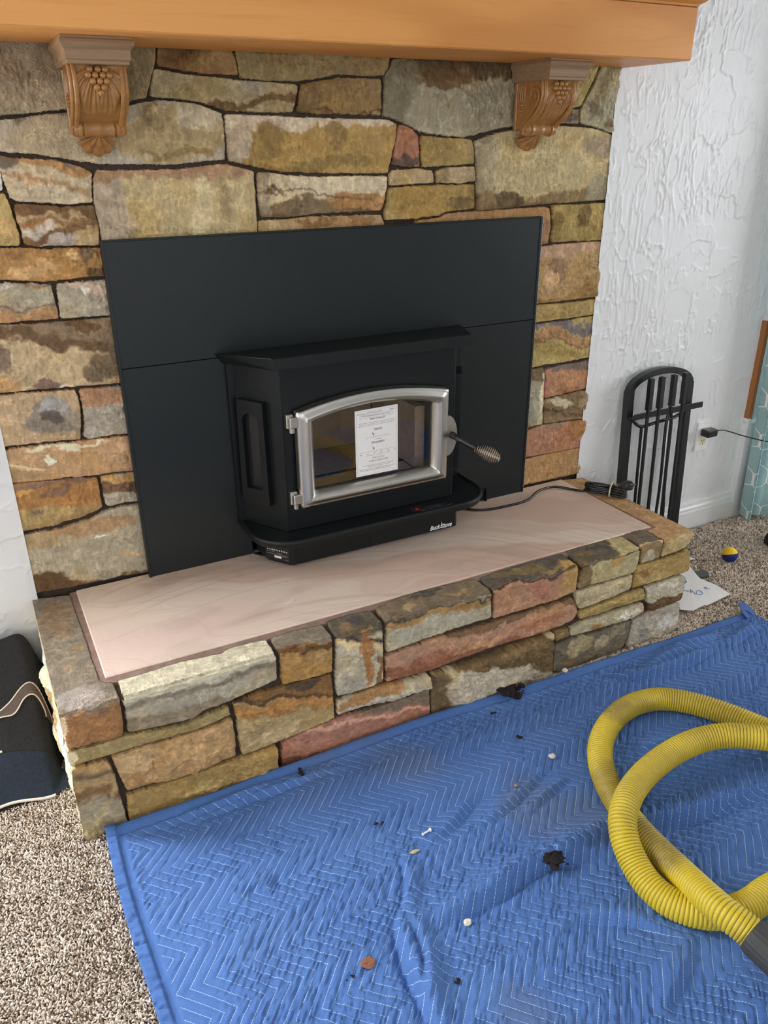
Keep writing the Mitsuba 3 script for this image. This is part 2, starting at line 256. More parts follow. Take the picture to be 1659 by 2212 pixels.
WALL_STONES=[
([(-0.159,1.655),(0.062,1.664),(0.043,1.534),(-0.02,1.528),(-0.094,1.519),(-0.164,1.513),(-0.187,1.512)],(128,116,92),"e .75 .35 .3 .4 116 103 78;e .5 .85 .5 .3 150 139 110"),
([(0.069,1.662),(0.183,1.657),(0.174,1.617),(0.165,1.596),(0.155,1.572),(0.148,1.551),(0.121,1.546),(0.102,1.54),(0.051,1.536)],(128,114,78),"e .4 .1 .4 .15 70 60 38;e .2 .6 .5 .2 112 98 60"),
([(0.189,1.656),(0.28,1.657),(0.356,1.653),(0.361,1.642),(0.369,1.602),(0.318,1.602),(0.242,1.607),(0.181,1.616)],(140,106,58),"e .2 .3 .3 .4 112 84 42;e .7 .6 .3 .4 158 125 75"),
([(0.369,1.656),(0.541,1.654),(0.775,1.655),(0.768,1.626),(0.756,1.611),(0.695,1.609),(0.628,1.61),(0.592,1.603),(0.538,1.595),(0.524,1.593),(0.434,1.592),(0.375,1.596),(0.372,1.607)],(134,118,74),"e .85 .4 .2 .6 146 122 76"),
([(0.173,1.607),(0.241,1.598),(0.304,1.594),(0.374,1.589),(0.435,1.587),(0.519,1.583),(0.517,1.571),(0.502,1.525),(0.43,1.524),(0.363,1.526),(0.326,1.529),(0.307,1.534),(0.277,1.543),(0.236,1.549),(0.159,1.553),(0.166,1.579)],(146,134,98),"b .72 .92 112 88 50 .1;e .68 .3 .1 .4 128 124 100;e .3 .4 .2 .3 150 134 84"),
([(0.532,1.583),(0.556,1.589),(0.603,1.596),(0.647,1.601),(0.748,1.601),(0.75,1.581),(0.745,1.52),(0.682,1.521),(0.57,1.522),(0.518,1.526),(0.523,1.562)],(146,122,76),"b .84 .9 100 66 32 0;e .1 .4 .2 .6 128 104 62"),
([(0.787,1.647),(0.873,1.65),(1.012,1.653),(1.241,1.655),(1.254,1.514),(1.179,1.496),(1.12,1.49),(1.03,1.472),(1.001,1.467),(0.924,1.473),(0.867,1.482),(0.839,1.494),(0.798,1.509),(0.754,1.519),(0.759,1.543),(0.762,1.611)],(140,134,108),"b -.2 .22 92 76 48 .03;e .32 .22 .22 .13 112 86 50;e .95 .5 .18 .8 112 106 86;e .06 .4 .12 .8 108 102 78"),
([(1.257,1.652),(1.463,1.657),(1.45,1.626),(1.432,1.595),(1.409,1.551),(1.397,1.546),(1.376,1.545),(1.267,1.542)],(172,156,92),"e .2 .5 .4 .5 140 122 74"),
([(1.268,1.534),(1.377,1.539),(1.4,1.537),(1.402,1.502),(1.359,1.504),(1.325,1.506),(1.271,1.501)],(128,114,88),"e .6 .3 .3 .3 92 80 60"),
([(1.474,1.657),(1.546,1.655),(1.545,1.572),(1.545,1.476),(1.523,1.48),(1.474,1.494),(1.434,1.5),(1.411,1.504),(1.409,1.535),(1.426,1.563),(1.444,1.594),(1.462,1.626)],(146,142,112),"e .4 .72 .14 .12 116 110 86;e .75 .93 .25 .08 122 96 74"),
([(-0.189,1.5),(-0.143,1.503),(-0.095,1.51),(-0.02,1.518),(0.095,1.53),(0.151,1.542),(0.173,1.543),(0.214,1.542),(0.256,1.538),(0.266,1.536),(0.297,1.528),(0.322,1.518),(0.322,1.474),(0.32,1.42),(0.286,1.419),(0.236,1.415),(0.198,1.411),(0.117,1.413),(0.025,1.415),(-0.012,1.421),(-0.061,1.429),(-0.108,1.437),(-0.178,1.443),(-0.2,1.445)],(154,147,126),"e .78 .55 .28 .5 164 144 92;e .25 .1 .14 .16 106 90 62;e .9 .2 .1 .3 168 158 128;e .8 .85 .2 .08 142 120 70"),
([(0.331,1.516),(0.361,1.516),(0.498,1.512),(0.607,1.509),(0.751,1.508),(0.771,1.506),(0.794,1.497),(0.788,1.456),(0.774,1.408),(0.768,1.381),(0.699,1.382),(0.565,1.386),(0.473,1.39),(0.421,1.398),(0.386,1.406),(0.353,1.413),(0.33,1.419),(0.331,1.444),(0.33,1.485)],(178,148,80),"e .04 .5 .1 .6 150 140 118;b -.1 .2 178 164 134 0;e .2 .4 .08 .3 150 124 66;e .6 .4 .08 .3 154 126 68;e .5 .85 .4 .14 150 124 62"),
([(-0.207,1.434),(-0.18,1.432),(-0.15,1.427),(-0.098,1.424),(-0.067,1.421),(-0.027,1.41),(0.005,1.396),(-0.001,1.368),(-0.003,1.334),(-0.052,1.332),(-0.113,1.338),(-0.161,1.342),(-0.174,1.35),(-0.177,1.369),(-0.179,1.383),(-0.183,1.405),(-0.212,1.407)],(176,162,128),"b .05 .3 182 142 84 -.45;e .12 .1 .14 .3 84 76 66;e .85 .12 .22 .12 112 92 74;b .6 .7 170 138 96 -.4"),
([(-0.213,1.402),(-0.186,1.401),(-0.187,1.364),(-0.193,1.363),(-0.221,1.363)],(186,186,178),""),
([(-0.222,1.355),(-0.185,1.357),(-0.18,1.337),(-0.177,1.313),(-0.172,1.283),(-0.172,1.249),(-0.214,1.25),(-0.243,1.252)],(188,166,100),"e .6 .8 .3 .2 200 170 104"),
([(-0.169,1.334),(-0.139,1.333),(-0.078,1.324),(-0.001,1.326),(-0.001,1.306),(0.003,1.275),(0.0,1.239),(-0.067,1.242),(-0.129,1.245),(-0.156,1.248),(-0.162,1.253),(-0.162,1.278),(-0.168,1.303)],(172,150,108),"b -.2 .2 122 92 58 .05;b .3 .42 160 116 70 .15;e .25 .75 .35 .3 170 162 150;b .5 .66 132 100 62 .8;e .85 .9 .2 .12 112 88 62"),
([(0.017,1.4),(0.061,1.398),(0.127,1.398),(0.197,1.399),(0.219,1.4),(0.285,1.406),(0.324,1.407),(0.39,1.391),(0.391,1.367),(0.389,1.251),(0.39,1.223),(0.008,1.223),(0.009,1.247),(0.007,1.285),(0.003,1.319),(0.004,1.35),(0.008,1.381)],(180,163,114),"e .06 .4 .14 .6 150 136 116;b -.1 .08 164 130 94 0;e .62 .5 .07 .5 194 178 132;e .8 .4 .06 .4 158 140 96"),
([(0.403,1.388),(0.434,1.386),(0.483,1.378),(0.564,1.374),(0.679,1.373),(0.764,1.371),(0.764,1.348),(0.755,1.312),(0.745,1.288),(0.677,1.287),(0.56,1.288),(0.522,1.285),(0.467,1.282),(0.406,1.286),(0.402,1.305),(0.401,1.336)],(184,170,134),"e .3 .82 .4 .28 104 84 52;e .78 .66 .26 .34 176 122 58;e .8 .95 .25 .1 112 88 50;e .03 .5 .07 .8 136 122 96;b .45 .5 112 84 54 -.35"),
([(0.397,1.275),(0.466,1.274),(0.541,1.279),(0.637,1.276),(0.746,1.275),(0.754,1.247),(0.754,1.226),(0.395,1.238)],(172,146,100),"e .5 .3 .15 .2 140 100 54;e .85 .3 .12 .3 150 106 64"),
([(0.801,1.495),(0.825,1.493),(0.848,1.48),(0.859,1.466),(0.862,1.432),(0.864,1.395),(0.831,1.395),(0.781,1.402),(0.786,1.421),(0.795,1.461)],(168,112,88),"b .93 1.2 92 72 60 0;e .5 .4 .3 .3 182 118 80"),
([(0.87,1.469),(0.924,1.465),(1.001,1.461),(1.031,1.459),(1.039,1.43),(1.041,1.4),(0.974,1.397),(0.874,1.394),(0.872,1.431)],(166,144,82),"e .3 .5 .2 .4 154 130 70;e .8 .5 .2 .4 172 148 90"),
([(0.781,1.385),(0.854,1.388),(0.902,1.383),(0.91,1.372),(0.91,1.354),(0.855,1.352),(0.774,1.35),(0.775,1.37)],(172,152,106),""),
([(0.92,1.381),(0.95,1.388),(1.044,1.39),(1.048,1.355),(0.991,1.35),(0.923,1.354)],(168,148,108),"e .3 .7 .2 .4 140 120 80"),
([(0.774,1.341),(0.855,1.344),(0.917,1.344),(1.043,1.343),(1.049,1.281),(0.989,1.279),(0.954,1.276),(0.929,1.267),(0.856,1.262),(0.76,1.263),(0.76,1.287),(0.769,1.321)],(172,144,76),"e .85 .65 .15 .3 120 98 60;e .1 .8 .15 .2 176 150 92"),
([(1.043,1.455),(1.121,1.476),(1.188,1.484),(1.327,1.494),(1.4,1.492),(1.469,1.486),(1.54,1.47),(1.541,1.387),(1.537,1.289),(1.442,1.287),(1.327,1.285),(1.242,1.284),(1.161,1.278),(1.06,1.276),(1.057,1.336),(1.054,1.395)],(172,157,110),"e .03 .5 .1 .6 144 134 104;b .82 1.2 138 116 74 .1;e .2 .9 .12 .1 92 76 48;e .9 .2 .16 .18 136 120 96;e .9 .75 .1 .2 134 126 100"),
([(0.856,1.252),(0.93,1.259),(0.964,1.269),(1.135,1.273),(1.299,1.274),(1.321,1.268),(1.329,1.222),(1.325,1.171),(1.281,1.164),(1.253,1.166),(1.249,1.208),(0.857,1.228)],(172,132,86),"e .95 .7 .08 .4 150 112 82"),
([(1.334,1.277),(1.444,1.276),(1.538,1.277),(1.543,1.225),(1.542,1.168),(1.457,1.17),(1.343,1.172),(1.339,1.182),(1.343,1.225)],(170,147,80),"e .62 .4 .16 .32 118 98 54;e .1 .6 .1 .5 142 118 62"),
([(1.268,1.158),(1.293,1.159),(1.328,1.161),(1.375,1.162),(1.434,1.162),(1.495,1.163),(1.548,1.161),(1.551,1.131),(1.55,1.07),(1.548,1.022),(1.547,0.989),(1.486,0.99),(1.424,0.989),(1.363,0.99),(1.283,0.99)],(174,142,88),"b -.1 .25 168 136 104 .1;e .35 .4 .14 .22 136 108 78;e .25 .55 .12 .2 192 156 110;b .85 1.2 156 122 66 0"),
([(1.278,0.984),(1.364,0.98),(1.457,0.978),(1.548,0.981),(1.554,0.956),(1.555,0.933),(1.526,0.933),(1.462,0.931),(1.37,0.931),(1.283,0.93)],(176,150,86),""),
([(1.264,0.922),(1.286,0.922),(1.371,0.921),(1.463,0.923),(1.544,0.925),(1.552,0.915),(1.55,0.897),(1.55,0.837),(1.55,0.794),(1.541,0.789),(1.479,0.788),(1.417,0.784),(1.353,0.787),(1.276,0.782)],(176,156,88),"b .0 .23 104 96 94 -.12;b .26 .46 172 130 84 -.1;b .47 .54 150 106 70 -.1"),
([(1.243,0.77),(1.286,0.771),(1.332,0.776),(1.347,0.771),(1.352,0.754),(1.353,0.717),(1.357,0.643),(1.36,0.58),(1.335,0.58),(1.259,0.573)],(138,134,112),"b -.2 .22 116 96 66 -.25;e .95 .35 .14 .4 192 184 150;e .85 .8 .16 .2 176 164 128;b .88 1.2 160 132 78 -.1"),
([(1.359,0.768),(1.406,0.773),(1.496,0.774),(1.553,0.778),(1.556,0.74),(1.554,0.7),(1.549,0.679),(1.492,0.679),(1.447,0.675),(1.401,0.674),(1.364,0.67),(1.358,0.707),(1.36,0.746)],(176,126,90),"b -.1 .14 108 94 84 -.25;e .03 .5 .07 .6 156 96 84;e .6 .9 .3 .1 160 104 64"),
([(1.363,0.659),(1.417,0.667),(1.478,0.67),(1.509,0.673),(1.548,0.67),(1.554,0.66),(1.554,0.626),(1.556,0.587),(1.552,0.568),(1.505,0.574),(1.458,0.578),(1.411,0.577),(1.366,0.581),(1.364,0.622)],(128,106,72),"e .3 .3 .4 .17 170 162 132;b .62 .7 92 72 48 -.15;e .9 .25 .12 .2 140 128 90"),
([(1.26,0.564),(1.286,0.563),(1.366,0.573),(1.427,0.572),(1.49,0.568),(1.546,0.562),(1.553,0.551),(1.555,0.509),(1.551,0.478),(1.546,0.465),(1.471,0.465),(1.408,0.466),(1.346,0.469),(1.267,0.47)],(170,118,92),"b -.1 .2 128 108 90 -.25;e .9 .4 .15 .4 176 118 66"),
([(1.262,0.458),(1.286,0.458),(1.377,0.462),(1.439,0.461),(1.503,0.461),(1.548,0.459),(1.555,0.422),(1.557,0.387),(1.549,0.364),(1.482,0.363),(1.418,0.364),(1.355,0.366),(1.27,0.365)],(172,134,84),"b .7 1. 184 148 88 -.2"),
([(-0.227,1.244),(-0.157,1.24),(-0.113,1.235),(-0.076,1.236),(0.012,1.23),(0.011,1.206),(0.008,1.17),(-0.044,1.17),(-0.108,1.167),(-0.139,1.167),(-0.179,1.173),(-0.228,1.178),(-0.24,1.18)],(182,137,76),"e .87 .3 .1 .3 108 92 68;e .35 .6 .25 .12 206 166 104;e .7 .45 .08 .06 220 186 124;e .4 .2 .4 .2 168 120 66;e .92 .9 .12 .2 96 74 46"),
([(-0.241,1.171),(-0.21,1.167),(-0.161,1.162),(-0.123,1.156),(-0.123,1.14),(-0.12,1.111),(-0.12,1.08),(-0.165,1.082),(-0.206,1.081),(-0.258,1.082)],(152,144,118),"b .84 1.2 184 140 92 0;e .12 .92 .1 .08 206 202 186;b .75 .82 116 98 80 0;b .05 .15 140 114 80 -.1;e .3 .2 .2 .1 166 162 150"),
([(-0.111,1.157),(-0.068,1.157),(0.008,1.158),(0.011,1.129),(0.005,1.076),(-0.058,1.079),(-0.112,1.079),(-0.111,1.106),(-0.11,1.132)],(148,140,118),"b -.1 .2 176 156 132 -.05;e .6 .16 .12 .1 206 194 180"),
([(-0.26,1.076),(-0.187,1.072),(-0.125,1.07),(-0.06,1.07),(0.009,1.068),(0.008,1.014),(0.009,0.942),(0.007,0.907),(-0.062,0.911),(-0.129,0.914),(-0.194,0.917),(-0.277,0.921),(-0.29,0.922)],(182,160,118),"b -.2 .24 132 112 84 -.35;b .2 .36 108 84 56 -.35;e .75 .14 .12 .08 112 80 46;e .82 .72 .16 .22 92 78 58;e .94 .5 .09 .2 98 88 74;e .38 .88 .12 .08 96 76 68;e .05 .5 .1 .2 110 94 76;e .08 .85 .12 .12 206 160 96;e .5 .88 .05 .08 224 196 164"),
([(-0.305,0.912),(-0.237,0.911),(-0.175,0.905),(-0.112,0.901),(-0.107,0.885),(-0.106,0.861),(-0.111,0.822),(-0.118,0.779),(-0.165,0.782),(-0.235,0.785),(-0.291,0.787),(-0.302,0.784),(-0.303,0.849)],(176,152,114),"e .6 .55 .36 .4 116 110 98;e .72 .35 .2 .16 146 146 140;e .65 .5 .12 .14 76 70 62"),
([(-0.098,0.901),(-0.064,0.9),(0.032,0.894),(0.031,0.845),(0.028,0.773),(-0.045,0.775),(-0.082,0.774),(-0.099,0.773),(-0.106,0.782),(-0.098,0.833),(-0.097,0.876)],(148,141,122),"b -.1 .26 168 126 92 -.05"),
([(-0.3,0.774),(-0.282,0.776),(-0.214,0.774),(-0.143,0.769),(-0.107,0.77),(-0.07,0.767),(0.013,0.763),(0.012,0.719),(0.01,0.668),(-0.059,0.674),(-0.109,0.674),(-0.158,0.68),(-0.229,0.685),(-0.287,0.691),(-0.299,0.697),(-0.304,0.707),(-0.302,0.746)],(186,150,104),"e .5 .12 .3 .08 222 196 160;e .37 .42 .05 .1 236 214 184;e .2 .62 .14 .05 214 184 140;e .85 .3 .14 .1 206 166 118;e .15 .75 .14 .14 160 132 90"),
([(-0.3,0.686),(-0.276,0.685),(-0.206,0.678),(-0.134,0.672),(-0.094,0.664),(-0.093,0.639),(-0.093,0.582),(-0.112,0.575),(-0.151,0.565),(-0.202,0.56),(-0.252,0.557),(-0.3,0.557),(-0.306,0.563),(-0.305,0.6),(-0.302,0.655)],(174,122,68),"b .0 .12 124 100 80 0;e .22 .16 .14 .07 216 158 72;e .55 .3 .16 .12 108 84 70;e .75 .15 .16 .06 112 86 70;b .62 1.2 170 144 88 -.2;e .35 .75 .07 .05 96 78 70"),
([(-0.084,0.662),(-0.047,0.665),(0.015,0.66),(0.012,0.618),(0.012,0.579),(-0.046,0.583),(-0.072,0.581),(-0.081,0.587),(-0.082,0.614)],(150,142,122),"b -.1 .28 192 152 88 -.1;b .28 .6 112 84 58 -.1"),
([(-0.302,0.543),(-0.254,0.542),(-0.205,0.54),(-0.128,0.551),(-0.087,0.565),(-0.048,0.571),(0.013,0.566),(0.015,0.498),(0.013,0.373),(0.011,0.359),(-0.076,0.368),(-0.156,0.368),(-0.234,0.37),(-0.3,0.375),(-0.304,0.383),(-0.305,0.425),(-0.303,0.484)],(153,144,118),"b .87 1.3 106 78 46 -.36;e .6 .2 .35 .1 168 134 90;e .65 .33 .05 .03 228 218 200;e .85 .62 .16 .05 178 156 112;e .2 .3 .15 .12 162 138 94"),
]
CAP_STONES=[
([(-0.305,-0.549),(-0.213,-0.522),(-0.214,-0.468),(-0.211,-0.306),(-0.21,-0.163),(-0.21,-0.098),(-0.199,-0.081),(-0.186,-0.079),(-0.183,-0.043)],[(-0.183,0.049),(-0.189,0.095),(-0.225,0.098),(-0.302,0.092),(-0.306,0.063)],(118,108,90),(158,110,68),"sl",""),
([(-0.17,-0.077),(-0.128,-0.076),(-0.04,-0.082),(0.068,-0.071),(0.086,-0.081),(0.141,-0.08),(0.178,-0.074),(0.177,-0.028)],[(0.178,0.074),(0.113,0.086),(0.052,0.095),(-0.007,0.101),(-0.031,0.112),(-0.116,0.104),(-0.175,0.095)],(186,180,152),(148,140,116),"","b .52 .62 116 106 84 0;b .85 1.1 126 112 84 -.1"),
([(0.192,-0.074),(0.244,-0.08),(0.325,-0.073),(0.325,-0.018)],[(0.322,0.1),(0.271,0.101),(0.191,0.095)],(116,106,90),(172,132,68),"","b .44 .6 104 70 34 -.1;e .75 .75 .2 .2 190 150 84"),
([(0.343,-0.078),(0.396,-0.084),(0.464,-0.073),(0.463,0.003)],[(0.465,0.179),(0.439,0.186),(0.387,0.185),(0.336,0.182),(0.332,0.151)],(88,80,64),(158,150,124),"","b .36 .42 60 50 34 -.2;b .42 .5 214 186 126 -.3;e .62 .6 .12 .4 178 112 48;e .9 .85 .08 .2 130 90 40"),
([(0.479,-0.072),(0.546,-0.092),(0.661,-0.096),(0.793,-0.089),(0.795,0.003)],[(0.798,0.084),(0.681,0.084),(0.569,0.09),(0.477,0.095)],(112,98,76),(152,146,120),"","b .5 .56 70 58 40 -.05;b .56 .66 170 128 62 -.05;e .25 .28 .12 .08 150 132 90"),
([(0.805,-0.083),(0.903,-0.093),(1.03,-0.091),(1.097,-0.091),(1.094,-0.007)],[(1.094,0.083),(1.026,0.092),(0.95,0.092),(0.809,0.091)],(84,78,66),(170,124,96),"","e .9 .62 .1 .4 190 150 76;e .55 .2 .2 .12 118 100 60;b .44 .5 60 50 40 0;e .6 .7 .14 .2 166 104 84"),
([(1.119,-0.096),(1.197,-0.102),(1.298,-0.1),(1.333,-0.092),(1.326,-0.002)],[(1.328,0.043),(1.316,0.079),(1.22,0.081),(1.156,0.077),(1.103,0.078)],(88,80,64),(158,148,104),"","e .85 .25 .25 .3 172 158 104;e .08 .75 .12 .5 116 92 54;e .6 .55 .14 .15 190 152 76;b .44 .5 64 52 36 .05"),
([(1.348,-0.095),(1.407,-0.096),(1.423,-0.087),(1.425,-0.018)],[(1.412,0.055),(1.343,0.056),(1.335,0.04)],(100,88,70),(134,112,74),"","b .44 .5 190 168 120 0;e .4 .9 .3 .2 160 150 120"),
([(1.461,-0.535),(1.54,-0.517),(1.55,-0.245),(1.554,-0.006)],[(1.544,0.025),(1.53,0.043),(1.501,0.049),(1.469,0.053),(1.422,0.054)],(192,150,100),(172,152,104),"R",""),
]
FRONT_STONES=[
([(-0.305,0.098),(-0.253,0.105),(-0.191,0.103),(-0.145,0.111),(-0.061,0.126),(0.036,0.114),(0.053,0.112),(0.057,0.134),(0.025,0.14),(-0.012,0.146),(-0.063,0.145),(-0.149,0.141),(-0.218,0.14),(-0.305,0.138)],(152,134,80),"e .05 .3 .06 .5 206 196 150"),
([(-0.305,0.151),(-0.233,0.153),(-0.23,0.162),(-0.221,0.202),(-0.22,0.251),(-0.215,0.315),(-0.209,0.423),(-0.217,0.48),(-0.329,0.421),(-0.311,0.359),(-0.308,0.285),(-0.309,0.21)],(136,127,100),"b -.1 .13 176 142 84 -.1;b .13 .2 116 94 58 -.1;b .2 .28 168 140 88 -.1;b .28 .36 122 90 50 -.1;b .5 .53 178 158 100 .5"),
([(-0.218,0.151),(-0.15,0.149),(-0.064,0.154),(0.032,0.154),(0.059,0.149),(0.061,0.199),(0.058,0.261),(-0.023,0.258),(-0.076,0.259),(-0.164,0.257),(-0.201,0.256),(-0.209,0.215),(-0.215,0.175)],(172,136,84),"e .2 .3 .2 .3 180 150 100;e .7 .3 .25 .3 182 146 92"),
([(-0.202,0.271),(-0.138,0.274),(0.021,0.274),(0.066,0.274),(0.163,0.272),(0.161,0.352),(0.162,0.379),(-0.206,0.38),(-0.206,0.322)],(170,138,72),"e .4 .7 .3 .3 182 156 90"),
([(0.067,0.105),(0.128,0.1),(0.187,0.103),(0.238,0.103),(0.318,0.109),(0.321,0.146),(0.323,0.247),(0.264,0.255),(0.18,0.261),(0.115,0.265),(0.075,0.266),(0.072,0.222),(0.072,0.158)],(170,146,92),"b -.3 .3 136 94 46 -.55;e .72 .14 .16 .1 66 56 42;b .24 .32 86 60 34 -.5;b .32 .5 176 120 56 -.4;e .3 .75 .3 .08 182 158 110"),
([(0.333,0.2),(0.404,0.197),(0.467,0.196),(0.534,0.205),(0.601,0.206),(0.606,0.244),(0.534,0.246),(0.438,0.242),(0.334,0.241)],(158,148,118),"e .3 .5 .4 .5 176 124 60;b .75 1. 166 158 136 -.5"),
([(0.178,0.272),(0.246,0.258),(0.332,0.256),(0.438,0.26),(0.534,0.261),(0.605,0.256),(0.61,0.343),(0.614,0.385),(0.535,0.386),(0.171,0.391)],(168,110,90),"b -.3 .1 118 100 76 -.6;b .2 .3 206 146 118 -.5;b .75 1.3 128 74 54 -.6"),
([(0.612,0.207),(0.727,0.21),(0.851,0.21),(0.936,0.204),(1.018,0.2),(1.031,0.254),(1.038,0.34),(1.036,0.362),(0.906,0.374),(0.668,0.356),(0.617,0.358)],(166,156,130),"b -.3 .34 112 90 54 -.75;e .06 .6 .12 .6 104 82 44;e .75 .15 .25 .1 128 104 62"),
([(0.473,0.108),(0.607,0.1),(0.762,0.105),(0.884,0.106),(1.058,0.109),(1.079,0.101),(1.099,0.13),(1.11,0.162),(1.092,0.183),(1.036,0.19),(0.96,0.192),(0.849,0.185),(0.726,0.188),(0.609,0.195),(0.476,0.186)],(174,128,98),"b -.2 .12 126 96 62 -.4;e .2 .6 .2 .12 162 98 76;e .5 .6 .1 .15 198 142 96;e .8 .6 .15 .15 172 104 74;b .8 1.2 150 92 62 -.5"),
([(1.092,0.09),(1.142,0.089),(1.222,0.09),(1.312,0.089),(1.314,0.114),(1.307,0.137),(1.23,0.145),(1.15,0.151),(1.114,0.15),(1.104,0.128)],(168,154,116),"b .2 .3 186 164 112 -.4;e .3 .8 .3 .1 148 132 92"),
([(1.116,0.161),(1.192,0.162),(1.273,0.153),(1.368,0.152),(1.379,0.191),(1.279,0.188),(1.196,0.19),(1.124,0.187)],(172,148,80),"b .5 .6 206 180 110 -.6"),
([(1.091,0.212),(1.136,0.203),(1.198,0.204),(1.281,0.202),(1.375,0.205),(1.385,0.236),(1.353,0.248),(1.287,0.244),(1.203,0.245),(1.095,0.238)],(156,146,114),"e .3 .6 .1 .3 190 140 66;e .7 .3 .2 .2 182 178 160"),
([(1.029,0.208),(1.08,0.206),(1.088,0.236),(1.039,0.24)],(132,104,58),"e .6 .4 .2 .3 170 140 80"),
([(1.036,0.255),(1.094,0.251),(1.205,0.259),(1.331,0.256),(1.333,0.294),(1.319,0.345),(1.266,0.383),(1.096,0.369),(1.04,0.346)],(98,90,72),"e .3 .3 .2 .12 150 136 98;e .6 .4 .1 .15 160 146 108;e .2 .5 .1 .1 140 112 70;e .8 .25 .12 .15 130 120 92"),
([(1.323,0.064),(1.408,0.066),(1.474,0.068),(1.538,0.059),(1.553,0.102),(1.553,0.136),(1.488,0.137),(1.421,0.138),(1.318,0.136),(1.321,0.101)],(172,142,74),"e .4 .6 .3 .3 184 158 92;e .2 .3 .1 .2 144 112 54"),
([(1.379,0.151),(1.445,0.15),(1.535,0.152),(1.545,0.166),(1.546,0.219),(1.539,0.24),(1.463,0.242),(1.41,0.244),(1.396,0.208)],(158,151,126),"b .7 1.2 112 82 46 -.2;e .6 .2 .3 .1 182 176 152"),
([(1.347,0.257),(1.42,0.251),(1.536,0.249),(1.547,0.291),(1.546,0.34),(1.539,0.391),(1.397,0.378),(1.337,0.355),(1.335,0.302)],(158,151,132),"e .4 .1 .3 .07 140 118 96;e .7 .4 .2 .2 182 180 166;e .3 .5 .12 .2 136 132 122"),
]
